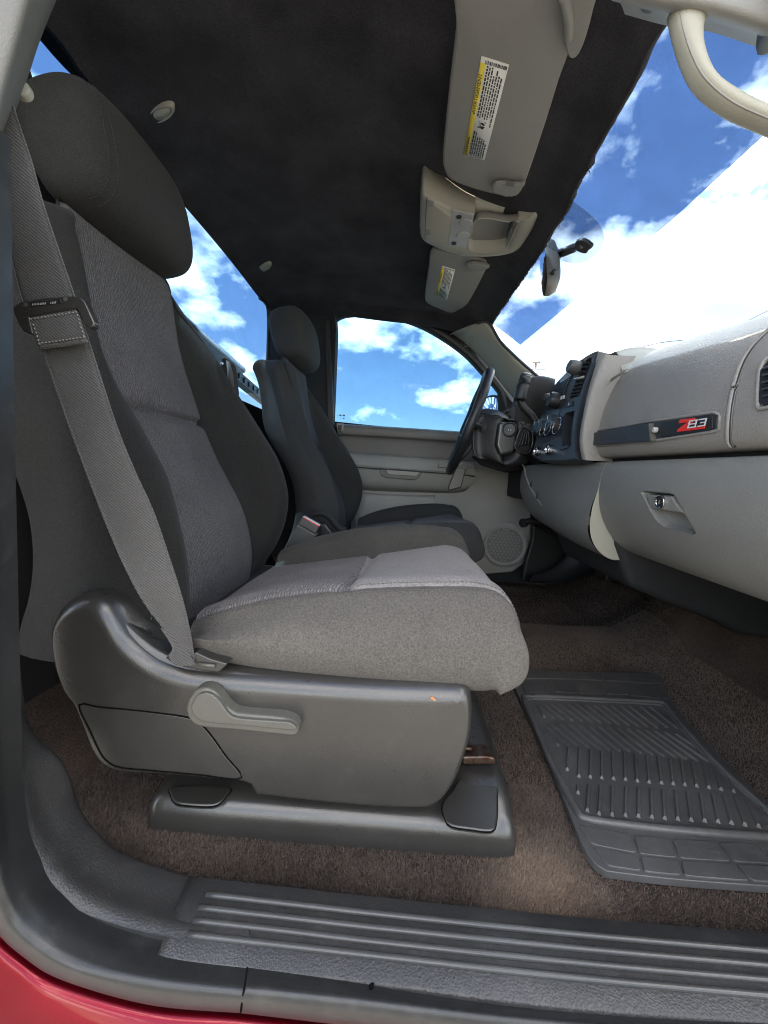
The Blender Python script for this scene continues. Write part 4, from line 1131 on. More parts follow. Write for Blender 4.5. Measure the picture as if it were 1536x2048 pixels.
nt_t = TY([(330, 1252), (375, 1240), (450, 1215), (560, 1191), (700, 1178), (800, 1171), (900, 1168), (960, 1169), (1000, 1174)], 0.558)
nb_t = TY([(330, 1290), (390, 1312), (450, 1326), (560, 1345), (700, 1361), (850, 1374), (960, 1384)], 0.512)
fs_t = TY([(470, 1150), (520, 1136), (620, 1122), (768, 1105), (860, 1092), (933, 1081)], 0.93)
fo_t = TY([(500, 1135), (545, 1108), (620, 1078), (700, 1059), (780, 1050), (850, 1049), (900, 1057), (925, 1066)], 0.99)
nTop, nBot, fSeam, fOut = zofx(nt_t), zofx(nb_t), zofx(fs_t), zofx(fo_t)
XP, ZP = 0.118, 0.292
def make_cushion(root, off, mats):
    def section(x):
        zt, zb, zs_, zo = nTop(x), min(nBot(x), 0.29), fSeam(x), fOut(x)
        zi = zt - 0.004
        return [(.560, zb - .01, .7), (.515, zb, .86), (.497, zb + .035, .95), (.503, zb + (zt - zb) * .6, .97), (.530, zt - .018, .99), (.556, zt, 1.0), (.590, zt + .004, 1.0), (.64, zi - .002, 1.0), (.78, (zi + zs_) / 2 - .002, 1.0), (.928, zs_, 1.0),
                (.955, zs_ + (zo - zs_) * .7, 1.0), (.99, zo, .99), (1.02, zo - .018, .97), (1.035, zo - .06, .92), (1.03, .29, .7), (.98, .28, .55)]
    nst = 46; rows = []
    for i in range(nst):
        x = -0.30 + (XP + 0.30) * i / (nst - 1)
        rows.append(([V((x, y, z)) for y, z, _ in section(x)], x))
    last = section(XP)
    for i in range(1, 24):
        an = math.radians(90 - 155 * i / 23)
        P = []
        for y, z, rs in last:
            rx = 0.071 * rs + 0.006 * math.exp(-((y - .77) / .2) ** 2)
            rz = (z - ZP)
            ca, sa = math.cos(an), math.sin(an)
            ex = 0.78
            X = XP + rx * abs(ca) ** ex * (1 if ca > 0 else -1)
            Z = ZP + (rz * abs(sa) ** ex if sa >= 0 else -0.040 * abs(sa) ** ex)
            if rz < 0.006:
                pg = i / 23; X = XP + rx * 0.50 * math.sin(pg * math.pi / 2); Z = z + (ZP - 0.037 - z) * pg * pg
            P.append(V((X, y, Z)))
        rows.append((P, XP + 0.001 * i))
    G = []; cs = None
    for P, xx in rows:
        row = []; cc_ = []
        m = len(P)
        for k in range(m - 1):
            q = [P[max(0, k - 1)], P[k], P[k + 1], P[min(m - 1, k + 2)]]
            ns = 12 if k in (7, 8) else (6 if 2 <= k <= 6 else 4)
            for t in range(ns):
                row.append(cr1(*q, t / ns)); cc_.append(k + t / ns)
        row.append(P[-1]); cc_.append(m - 1)
        cs = cc_
        o = []
        for p, c in zip(row, cc_):
            p = p.copy()
            if 5 <= c <= 9:
                s = (c - 5) / 4; puff = 1 - abs(2 * s - 1) ** 4
                d = p.x - (0.0 - (PY(700, 1150, .62).x * -1))
                xs_ = PY(700, 1160, .60).x + (p.y - .60) * 0.05
                d = p.x - xs_
                p.z -= 0.012 * math.exp(-(d / 0.009) ** 2) * (xx <= XP)
                p.z += 0.003 * puff * (1 - math.exp(-(d / 0.05) ** 2)) * (xx <= XP)
            if abs(c - 5) < 0.02 or abs(c - 9) < 0.02:
                p.z -= 0.004
            p.z += 0.0016 * math.sin(16 * p.x + 5 * p.y) * math.sin(13 * p.y)
            o.append(p + off)
        G.append(o)
    xs0 = PY(700, 1160, .60).x
    def cl(i, j):
        if 5 <= cs[j] < 9 - 0.001: return 'f' if rows[i][1] > xs0 else 'r'
        return 'b' if cs[j] < 5 else 'b2'
    pr = gridparts(G, False, cl, {'b': ('cushion', mats[0], None), 'b2': ('cushion_bolster', mats[1] or mats[0], 'b'), 'f': ('cushion_insert', mats[2], 'b'), 'r': ('cushion_insert', mats[3], 'b')}, root)
    return pr, G, cs
def colpath(G, cs, c, i0, i1, dv):
    j = min(range(len(cs)), key=lambda k: abs(cs[k] - c)); return [G[i][j] + V(dv) for i in range(i0, i1, 3)]

M_thread = fabric('seam_thread', (0.15, 0.15, 0.14), 900, lint=0)
ps = thing('passenger_seat', 'grey cloth passenger seat nearest the camera with tall headrest', 'car seat', (-0.1, 0.78, 0))
Z0 = V((0, 0, 0))
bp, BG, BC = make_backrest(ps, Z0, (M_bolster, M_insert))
make_headrest(ps, Z0, M_hrest)
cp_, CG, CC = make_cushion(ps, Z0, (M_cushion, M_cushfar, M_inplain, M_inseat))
stitches(colpath(BG, BC, 4.6, 10, 90, (0.001, -0.0022, 0)), M_thread, bp['b'])
stitches(colpath(BG, BC, 4.15, 10, 90, (0.000, -0.0022, 0)), M_thread, bp['b'])
stitches(colpath(CG, CC, 5.25, 3, 60, (0, 0, 0.001)), M_thread, cp_['b'])
stitches(colpath(CG, CC, 4.72, 3, 60, (0, -0.001, 0.001)), M_thread, cp_['b'])
jn = min(range(len(CC)), key=lambda k: abs(CC[k] - 5.0))
tube('piping', [CG[i][jn] + V((0, 0, 0.0008)) for i in range(2, 64, 2)], 0.0016, M_cushion, cp_['b'], ns=8)

# side trim (plastic valance)
YT = 0.487
trim_o = [(93, 1262), (100, 1232), (120, 1206), (150, 1195), (182, 1196), (208, 1212), (228, 1240), (250, 1275), (285, 1306), (330, 1330), (400, 1346), (560, 1360), (750, 1372), (900, 1376), (930, 1379), (944, 1392), (948, 1420),
          (945, 1470), (934, 1515), (912, 1570), (890, 1602), (872, 1616), (845, 1623), (760, 1621), (640, 1611), (515, 1596), (505, 1590), (492, 1572), (440, 1566), (330, 1556), (240, 1550), (200, 1534), (178, 1505), (160, 1460), (140, 1412), (122, 1390), (104, 1345), (95, 1300)]
tp = spline(TY(trim_o, YT), 150, True)
ct = sum(tp, V()) / len(tp)
def inset(P, d):
    """move a closed outline inward in its XZ plane"""
    n = len(P); o = []
    for i in range(n):
        t = (P[(i + 1) % n] - P[i - 1]); nn = V((-t.z, 0, t.x)).normalized()
        o.append(P[i] + nn * d)
    return o
area = sum(a.x * b.z - b.x * a.z for a, b in zip(tp, tp[1:] + tp[:1]))
sg = 1 if area > 0 else -1
wt = []
for i in range(len(tp)):
    t = (tp[(i + 1) % len(tp)] - tp[i - 1]); wt.append(0.36 + 0.64 * sm(0.2, 0.7, -(t.x * sg) / t.length))
for _ in range(8): wt = [(wt[i - 1] + 2 * wt[i] + wt[(i + 1) % len(wt)]) / 4 for i in range(len(wt))]
rings = []
for k in range(11):
    an = math.pi / 2 * k / 10
    d, y = 0.026 * (1 - math.cos(an)), 0.030 * (1 - math.sin(an))
    q = []
    for i in range(len(tp)):
        t = (tp[(i + 1) % len(tp)] - tp[i - 1]); nn = V((-t.z, 0, t.x)).normalized()
        q.append(tp[i] + nn * (sg * wt[i] * d) + V((0, y * (0.4 + 0.6 * wt[i]), 0)))
    if k == 0: rings.append([p + V((0, 0.05, 0)) for p in q])
    rings.append(q)
n = 150; vs = [p for r in rings for p in r]; fs = []
for i in range(len(rings) - 1):
    for j in range(n): fs.append((i * n + j, i * n + (j + 1) % n, (i + 1) * n + (j + 1) % n, (i + 1) * n + j))
fs.append(tuple((len(rings) - 1) * n + j for j in range(n)))
stm = mesh('side_trim', vs, fs, M_dark, ps)
stm.data.polygons[len(stm.data.polygons) - 1].use_smooth = False
# top flange between trim and cushion
flg = [(232, 1242), (262, 1282), (300, 1310), (350, 1332), (420, 1346), (560, 1358), (750, 1370), (900, 1375), (935, 1380)]
flu = [(262, 1232), (300, 1262), (340, 1290), (385, 1310), (440, 1325), (560, 1344), (700, 1360), (850, 1372), (940, 1378)]
loft('trim_flange', [TY(flg, YT + .012), [p + V((0, 0, .002)) for p in TY([((a + c) / 2, (b + d) / 2) for (a, b), (c, d) in zip(flg, flu)], YT + .02)], TY(flu, YT + .042), [p + V((0, 0.03, -0.01)) for p in TY(flu, YT + .05)]], 40, 14, M_dark, stm)
# access panel lower left
pan = [(158, 1410), (200, 1414), (300, 1424), (375, 1435), (400, 1448), (420, 1468), (450, 1510), (482, 1557), (400, 1550), (300, 1541), (240, 1535), (216, 1524), (200, 1505), (180, 1462)]
pl = spline(TY(pan, YT - 0.0005), 70, True)
prism('access_panel', inset(pl, 0.0012 * sg), (0, 0.004, 0), M_dark2, stm, bevel=0.0012)
tube('panel_gap', pl + pl[:2], 0.0010, M_gap, stm, ns=6)
# belt anchor recess + slot ribs
prism('anchor_plate', TY([(330, 1316), (350, 1330), (400, 1340), (437, 1345), (455, 1328), (420, 1318), (392, 1305)], YT + 0.0), (0, 0.02, 0.0), M_dark2, stm, bevel=0.0015)
tube('anchor_rib', TY([(396, 1328), (430, 1332)], YT - 0.002), 0.0022, M_lever, stm, ns=8)
# paint chip on the front corner
chip = PY(867, 1398, YT - 0.0006)
M_chip = plastic('orange_chip', (0.42, 0.16, 0.07), 0.7)
mesh('paint_chip', [chip + V((r * math.cos(a), 0.0, r * math.sin(a))) for a, r in [(k * .7, 0.0032 + 0.0018 * math.sin(5 * k)) for k in range(9)]], [tuple(range(9))], M_chip, stm, smooth=False)
# recline lever
lev = [(384, 1408), (386, 1392), (394, 1376), (408, 1365), (424, 1363), (440, 1370), (452, 1384), (462, 1398), (478, 1410), (500, 1414), (560, 1419), (585, 1424), (598, 1432), (604, 1446), (595, 1457), (560, 1454), (480, 1446), (430, 1442), (404, 1437), (390, 1425)]
lvo = spline(TY(lev, YT - 0.001), 70, True)
lever = prism('recline_lever', [p + V((0, -0.016, 0)) for p in lvo], (0, 0.020, 0), M_lever, stm, bevel=0.004, seg=4)
levf = [(386, 1408), (392, 1396), (400, 1386), (416, 1382), (430, 1388), (444, 1402), (458, 1422), (472, 1431), (500, 1435), (560, 1439), (580, 1441), (592, 1449), (594, 1456), (560, 1454), (480, 1446), (430, 1442), (404, 1437), (390, 1425)]
lf = spline(TY(levf, YT - 0.017), 70, True)
prism('lever_face', [p + V((0, -0.0045, 0)) for p in lf], (0, 0.009, 0), M_lever, stm, bevel=0.003, seg=4)
# seat track cover on the floor
def zpt(l, z): return [PZ(a, b, z) for a, b in l]
tc_b = zpt([(292, 1664), (600, 1694), (900, 1716), (1010, 1722), (1030, 1700), (1032, 1640)], 0.002)
yb0 = 0.552
cov = thing_cov = None
TR = [(-0.345, 0.575), (0.16, 0.553)]
x0, x1 = PZ(278, 1663, 0.0).x, PZ(1040, 1712, 0.0).x
ynear = lambda x: PZ(294, 1663, 0.0).y + (PZ(1005, 1720, 0.0).y - PZ(294, 1663, 0.0).y) * (x - x0) / (x1 - x0)
G = []
secs = [(0.000, 0.0), (0.0005, 0.016), (0.003, 0.032), (0.010, 0.044), (0.022, 0.050), (0.05, 0.053), (0.10, 0.056), (0.30, 0.056)]
for i in range(50):
    u = i / 49; x = x0 + (x1 - x0) * u
    e = min(u, 1 - u) * (x1 - x0)
    rnd_ = math.sqrt(max(0, 1 - (1 - min(1, e / 0.022)) ** 2))
    row = []
    for dy, z in secs:
        zz_ = z * (0.25 + 0.75 * rnd_) if z > 0.0 else 0.0
        zz_ += 0.022 * sm(0.80, 0.86, u) * sm(0.004, 0.05, dy) * (rnd_ if u > 0.9 else 1)
        row.append(V((x, ynear(x) + dy + (1 - rnd_) * 0.024, zz_)))
    G.append(csample(row, 40))
G = [[p + V((-0.012, 0, 0)) for p in G[0]]] + G if False else G
G = [[V((p.x, p.y, 0)) for p in G[0]]] + G + [[V((p.x, p.y, 0)) for p in G[-1]]]
tcv = gridmesh('track_cover', G, M_dark, ps)
for pts_, zb_ in (([(342, 1588), (346, 1572), (455, 1572), (452, 1590), (440, 1604), (420, 1610), (365, 1607), (348, 1601)], 0.0555), ([(885, 1606), (890, 1636), (904, 1650), (940, 1656), (980, 1660), (992, 1648), (995, 1600), (990, 1540), (930, 1548), (905, 1580)], 0.074)):
    pp_ = spline(zpt(pts_, zb_), 44, True)
    prism('bolt_cover', pp_, (0, 0, -0.008), M_dark2, tcv, bevel=0.0025, seg=3)
    tube('cover_gap', [p + V((0, 0, -0.003)) for p in pp_ + pp_[:1]], 0.0011, M_gap, tcv, ns=6)
rl = prism('seat_rail', TY([(925, 1514), (975, 1513), (990, 1517), (994, 1530), (925, 1530)], .575), (0, 0.03, 0), M_rust, ps, bevel=0.003)
tube('rail_pin', [PY(925, 1496, .563), PY(944, 1497, .563)], 0.003, M_rust, rl, ns=10)
# under-seat frame (dark)
box('seat_frame', (-0.135, 0.82, 0.175), (0.51, 0.46, 0.18), M_void, ps, bevel=0.01)

# driver seat
dsOff = V((0.118, 0.815, -0.010))
ds = thing('driver_seat', 'cloth driver seat behind the steering wheel, shade painted into its colour', 'car seat', tuple(V((-0.1, 0.78, 0)) + dsOff))
make_backrest(ds, dsOff, (M_dbolster, M_dinsert), 0.185, 0.075, 0.07)
make_headrest(ds, dsOff, M_dbolster)
make_cushion(ds, dsOff, (M_dbolster, None, M_dinsert, M_dinsert))
box('seat_frame', V((-0.1, 0.80, 0.15)) + dsOff, (0.46, 0.48, 0.22), M_void, ds, bevel=0.01)

# ================================================================== seat belts
sb = thing('seat_belt', 'grey seat belt running down across the passenger seat side', 'seat belt', tuple(PY(370, 1320, 0.47)))
bl = [(-60, 250), (-28, 340), (4, 440), (45, 600), (86, 700), (118, 790), (150, 880), (182, 965), (215, 1050), (252, 1135), (290, 1205), (335, 1265), (368, 1322)]
brr = [(0, 120), (32, 230), (62, 320), (90, 420), (148, 590), (172, 665), (200, 752), (232, 850), (268, 940), (305, 1020), (338, 1115), (362, 1190), (378, 1255), (390, 1326)]
nb_ = 60
L_ = spline([V((a, b, 0)) for a, b in bl], nb_); Rr_ = spline([V((a, b, 0)) for a, b in brr], nb_)
def beltY(py): return interp([100, 440, 900, 1200, 1320], [0.425, 0.448, 0.470, 0.474, 0.482], py)
G = []
for k in range(nb_):
    a, b = PY(L_[k].x, L_[k].y, beltY(L_[k].y)), PY(Rr_[k].x, Rr_[k].y, beltY(Rr_[k].y) + 0.006)
    row = []
    for t in range(9):
        w = t / 8
        row.append(a.lerp(b, w) + V((0, -0.0015 * math.sin(math.pi * w), 0)))
    G.append(row)
web = gridmesh('webbing', G, M_belt, sb, solid=0.0016)
for c in (0, 8):
    tube('edge_cord', [G[k][c] + V((0, -0.0005, 0)) for k in range(nb_)], 0.0012, M_belt, web, ns=6)
# twisted lower end
loft('webbing_fold', [TY([(322, 1256), (338, 1280), (346, 1298), (338, 1311), (345, 1323)], 0.484), [p + V((0, -0.004, 0)) for p in TY([(334, 1253), (348, 1272), (354, 1291), (358, 1308), (366, 1328)], 0.482)], TY([(345, 1252), (357, 1265), (362, 1285), (378, 1305), (392, 1330)], 0.484)], 24, 10, M_belt, sb, solid=0.0016)
# stop loop folded and stitched under the latch plate
lo = [[PY(a, b, beltY(650) - .004 - dy) for a, b in tr] for tr, dy in (([(57, 634), (105, 626), (152, 619)], 0.004), ([(60, 642), (108, 634), (157, 628)], 0.006), ([(68, 665), (115, 657), (164, 651)], 0.006), ([(76, 690), (122, 684), (171, 677)], 0.005), ([(79, 697), (125, 691), (174, 683)], 0.001))]
lp_ = loft('belt_stop', lo, 16, 16, M_belt, sb, solid=0.003)
M_wthread = fabric('pale_thread', (0.32, 0.30, 0.28), 900, lint=0)
for tr in ([(60, 638), (154, 624)], [(76, 687), (169, 674)], [(66, 648), (80, 690)], [(154, 628), (168, 674)]):
    stitches([PY(a, b, beltY(650) - .0125) for a, b in tr], M_wthread, lp_, step=0.004, ln=0.0022, r=0.0008)
tube('fold_edge', [PY(a, b, beltY(650) - .009) for a, b in [(78, 695), (124, 689), (173, 681)]], 0.0022, M_belt, lp_, n=10, ns=8)
# latch plate
lt = [(24, 612), (40, 603), (85, 595), (140, 591), (160, 593), (170, 602), (182, 630), (189, 645), (186, 653), (176, 656), (168, 650), (160, 632), (152, 617), (105, 625), (58, 634), (62, 652), (66, 668), (56, 667), (44, 661), (36, 648), (26, 626)]
ltp = TY(lt, beltY(640) - 0.012)
ltch = prism('latch_plate', ltp, (0, 0.010, 0), M_dark, sb, bevel=0.0025, seg=3)
prism('label_recess', TY([(59, 604), (120, 598), (123, 606), (62, 614)], beltY(640) - 0.0126), (0, 0.002, 0), M_black, ltch, bevel=0.0005)
vs, fs = [], []
for k in range(13):
    x = 64 + 3.2 * k + (8 if k > 8 else 0)
    q = TY([(x, 607 - .09 * (x - 64)), (x + 1.7, 607 - .09 * (x - 64)), (x + 1.7, 611 - .09 * (x - 64)), (x, 611 - .09 * (x - 64))], beltY(640) - 0.0132)
    m = len(vs); vs += q; fs.append((m, m + 1, m + 2, m + 3))
mesh('fine_print', vs, fs, M_lens, ltch, smooth=False)
for (x, y) in ((51, 610), (131, 599)):
    lathe('rivet', PY(x, y, beltY(640) - 0.012), (0, -1, 0), [(0, 0.0027), (0.0008, 0.0024)], M_btn, ltch, ns=14)
# buckle between the seats
bk = thing('seat_belt_buckle', 'grey seat belt buckle with red button between the seats', 'buckle', tuple(PY(590, 1100, 1.12)))
sv_ = prism('sleeve', TY([(560, 1112), (594, 1047), (634, 1070), (604, 1112), (580, 1125)], 1.10), (0.0, 0.03, 0), M_btn, bk, bevel=0.005, seg=3)
prism('body', TY([(596, 1048), (604, 1034), (638, 1053), (631, 1068)], 1.095), (0.0, 0.028, 0), M_btn, bk, bevel=0.003)
prism('release_button', TY([(606, 1035.5), (607.5, 1034.6), (638.5, 1052), (637.5, 1053.5)], 1.0935), (0.0, 0.004, 0.0), M_red, bk, bevel=0.0008)
prism('button_edge', TY([(604, 1034), (607, 1032.5), (639.5, 1050.5), (638, 1053)], 1.096), (0, 0.020, 0), M_silver, bk, bevel=0)
tube('belt_loop', TY([(612, 1040), (625, 1028), (645, 1026), (662, 1036), (678, 1056), (692, 1062)], 1.25), 0.012, M_void, bk, n=20, ns=8)
prism('second_buckle', TY([(640, 1050), (650, 1048), (668, 1072), (664, 1085), (650, 1085), (641, 1070)], 1.2), (0, 0.03, 0), M_dark2, bk, bevel=0.004)
# centre belt hanging at the rear window
cbt = thing('centre_belt', 'black belt guide with grey webbing hanging at the rear window', 'seat belt', tuple(PY(460, 760, 1.12)))
gp = spline(TY([(441, 722), (443, 715), (450, 714), (458, 720), (464, 730), (468, 760), (470, 790), (458, 782), (446, 745)], 1.14), 30, True)
prism('guide', gp, (0, 0.03, 0), M_void, cbt, bevel=0.004, seg=3)
lathe('guide_bolt', PY(444, 727, 1.138), (0.3, -1, 0), [(-.002, .006), (0.002, 0.004)], M_chrome, cbt, ns=14)
prism('webbing', TY([(452, 720), (459, 724), (466, 750), (468, 795), (458, 790), (455, 750)], 1.132), (0, 0.002, 0), M_belt, cbt, bevel=0)

# ================================================================== door opening: pillar trim, seal, sill, body
dt = thing('door_pillar_trim', 'dark grained trim at the foot of the rear door pillar', 'trim', tuple(PY(200, 1800, 0.45)))
A_ = [(-76, 240), (-70, 700), (-58, 1300), (-46, 1740), (-15, 1850), (50, 1916), (130, 1962), (300, 2010), (482, 2026)]
B_ = [(-40, 240), (-34, 700), (-20, 1300), (-8, 1680), (22, 1820), (80, 1884), (165, 1930), (315, 1962), (490, 1980)]
C_ = [(-24, 240), (-16, 700), (0, 1300), (14, 1640), (50, 1760), (100, 1825), (175, 1875), (312, 1917), (494, 1939)]
E0 = [(-22, 240), (-13, 700), (5, 1300), (20, 1615), (50, 1733), (100, 1806), (172, 1854), (318, 1896), (500, 1916)]
E1 = [(-20, 240), (-10, 700), (10, 1300), (29, 1590), (56, 1705), (106, 1780), (182, 1832), (332, 1873), (500, 1890)]
F1 = [(-18, 260), (-6, 700), (18, 1330), (70, 1560), (105, 1650), (150, 1715), (215, 1765), (355, 1812), (500, 1825)]
F2 = [(-16, 260), (-2, 700), (30, 1362), (122, 1525), (150, 1606), (195, 1668), (255, 1712), (380, 1752), (500, 1764)]
loft('grained_panel', [TY(E1, .368), TY([((a + c) / 2 - 2, (b + d) / 2 + 2) for (a, b), (c, d) in zip(E1, F1)], .380), TY(F1, .403), TY(F2, .443), [p + V((0, 0.01, -0.03)) for p in TY(F2, .450)]], 90, 34, M_sill, dt)
loft('step_trough', [TY(C_, .355), TY(E0, .366), TY(E1, .3685)], 90, 24, M_trough, dt)
rs = thing('door_seal', 'thick black rubber door seal round the door opening', 'seal', tuple(PY(300, 1980, 0.375)))
A2 = [(480, 2026), (700, 2052), (1000, 2088), (1300, 2122), (1600, 2156)]
B2 = [(490, 1976), (700, 1998), (1000, 2034), (1300, 2064), (1600, 2094)]
C2 = [(494, 1938), (700, 1962), (1000, 2002), (1300, 2028), (1600, 2050)]
def seal(A, B, C, nm):
    mid = [((a + c) / 2, (b + d) / 2) for (a, b), (c, d) in zip(A, B)]
    mid2 = [((a + c) / 2, (b + d) / 2) for (a, b), (c, d) in zip(B, C)]
    return loft(nm, [[p + V((0, 0.02, 0)) for p in TY(A, .345)], TY(A, .334), TY(mid, .325), TY(B, .328), TY(mid2, .337), TY(C, .348), [p + V((0, 0.02, 0)) for p in TY(C, .354)]], 80, 30, M_rubber, rs)
seal(A_, B_, C_, 'corner_seal'); seal(A2, B2, C2, 'sill_seal')
gap = TY([(494, 1938), (491, 1960), (486, 1990), (481, 2025)], .3255)
tube('seal_joint', [p + V((0, 0.0006, 0)) for p in gap], 0.0011, M_gap, rs, n=12, ns=6)
prism('seal_tear', TY([(742, 1972), (748, 1973), (747, 1977), (742, 1981), (738, 1978)], .337), (0, 0.003, 0), M_gap, rs, bevel=0)
# red rocker
rk = thing('red_rocker_panel', 'glossy red painted rocker panel below the seal', 'body panel', tuple(PY(100, 2000, 0.37)))
Ar = A_ + A2[1:]
loft('painted_panel', [TY(Ar, .340), [p + V((-0.012, -0.004, -0.012)) for p in TY(Ar, .334)], [p + V((-0.05, -0.022, -0.05)) for p in TY(Ar, .334)], [p + V((-0.10, -0.03, -0.14)) for p in TY(Ar, .334)], [p + V((-0.12, -0.01, -0.30)) for p in TY(Ar, .334)]], 80, 30, M_paint, rk)

sp = thing('sill_plate', 'dark grained door sill plate with four raised ribs', 'sill plate', tuple(PZ(900, 1900, 0.02)))
ZS = 0.014
si_ = [(380, 1748), (560, 1768), (768, 1791), (1150, 1829), (1536, 1861), (1900, 1890)]
so_2 = [(312, 1917), (500, 1939), (768, 1971), (1150, 2018), (1536, 2047), (1900, 2074)]
sI, sO = spline(TZ(si_, ZS), 60), spline(TZ(so_2, ZS), 60)
rows_ = []
for t, dz in [(-0.02, -0.03), (0.0, -0.004), (0.03, 0.0), (0.5, 0.001), (0.97, 0.0), (1.0, -0.003), (1.01, -0.010), (1.012, -0.016)]:
    rows_.append([a.lerp(b, t) + V((0, 0, dz)) for a, b in zip(sI, sO)])
first = [[r[0] + V((-0.001, 0, -0.02)) for r in rows_]]
G = [[r[k] for r in rows_] for k in range(60)]
G = [[p + V((0, 0, -0.015)) for p in G[0]]] + G
gridmesh('plate', G, M_sill, sp)
for l in ([(412, 1789), (590, 1809), (768, 1829), (1150, 1868), (1536, 1902), (1900, 1934)], [(398, 1815), (590, 1837), (768, 1857), (1150, 1896), (1536, 1930), (1900, 1962)],
          [(388, 1841), (590, 1864), (768, 1885), (1150, 1925), (1536, 1959), (1900, 1990)], [(376, 1869), (590, 1893), (768, 1913), (1150, 1955), (1536, 1990), (1900, 2020)]):
    pts_ = spline(TZ(l, ZS + 0.0022), 50)
    rr = [0.0034] * 50
    tube('rib', pts_, rr, M_ribs, sp, ns=12)

# upper door frame pieces at the corners of the view
bpt = thing('upper_pillar_trim', 'grey upper pillar trim in the top left corner', 'trim', tuple(PY(20, 200, 0.42)))
lo_ = [[(-80, 340), (-70, 300), (-60, 200), (-60, 60), (-60, -80)], [(-50, 340), (-30, 292), (4, 155), (30, 30), (50, -80)], [(-40, 340), (-10, 286), (26, 160), (64, 20), (95, -80)], [(-30, 340), (4, 278), (45, 172), (76, 76), (124, -40)], [(-26, 340), (8, 278), (50, 172), (82, 76), (130, -40)]]
loft('trim', [TY(lo_[0], .40), TY(lo_[1], .405), TY(lo_[2], .42), TY(lo_[3], .45), TY(lo_[4], .49)], 24, 24, M_doorup, bpt)
lathe('belt_bolt_cap', PY(44, 180, .47), (0.4, -1, 0), [(-.004, .010), (0.004, 0.009), (0.006, 0.006)], M_cream, bpt, ns=18)
apt = thing('front_pillar_trim', 'pale grey front pillar trim in the top right corner', 'trim', tuple(PY(1440, 30, 0.5)))
loft('trim', [TY([(1200, -60), (1320, -70), (1440, -70), (1600, -60)], .46), TY([(1205, -30), (1320, -20), (1440, 0), (1600, 40)], .455), TY([(1222, 0), (1326, 22), (1430, 36), (1600, 92)], .47), TY([(1240, 6), (1330, 30), (1432, 46), (1600, 104)], .50), [p + V((0.02, 0.03, 0.02)) for p in TY([(1240, 6), (1330, 30), (1432, 46), (1600, 104)], .50)]], 30, 24, M_visor, apt)
tube('lower_pillar', [PY(1560, 10, .455), V((0.66, 0.37, 1.06)), V((0.88, 0.30, 0.95)), V((1.08, 0.24, 0.84))], 0.04, M_visor, apt, n=20, ns=16, flat=0.7)
tube('upper_pillar', [PY(1300, -40, .468), V((0.38, 0.41, 1.22)), V((0.30, 0.38, 1.26))], 0.03, M_visor, apt, n=12, ns=14, flat=0.7)
gh = thing('grab_handle', 'cream moulded grab handle on the front pillar', 'grab handle', tuple(PY(1385, 45, 0.49)))
o_l = [(1334, 26), (1341, 50), (1350, 80), (1364, 118), (1390, 168), (1438, 214), (1500, 246), (1620, 290), (1760, 310), (1900, 270)]
o_r = [(1424, 44), (1413, 62), (1409, 90), (1414, 128), (1434, 166), (1484, 196), (1545, 224), (1640, 256), (1760, 262), (1880, 220)]
a_, b_ = spline(TY(o_l, .475), 50), spline(TY(o_r, .475), 50)
G = []
for p, q in zip(a_, b_):
    c = p.lerp(q, 0.45); h = (q - p) * 0.40; d = V((0, 1, 0))
    G.append([c + h * math.copysign(abs(math.cos(t)) ** .8, math.cos(t)) + d * (0.012 * math.copysign(abs(math.sin(t)) ** .8, math.sin(t))) for t in [2 * math.pi * k / 20 for k in range(20)]])
gridmesh('grip', G, M_cream, gh, wrap=True, caps=True)
tube('mould_line', [p.lerp(q, 0.14) + V((0, -0.008, 0)) for p, q in zip(a_, b_)], 0.0010, M_trim, gh, ns=6)

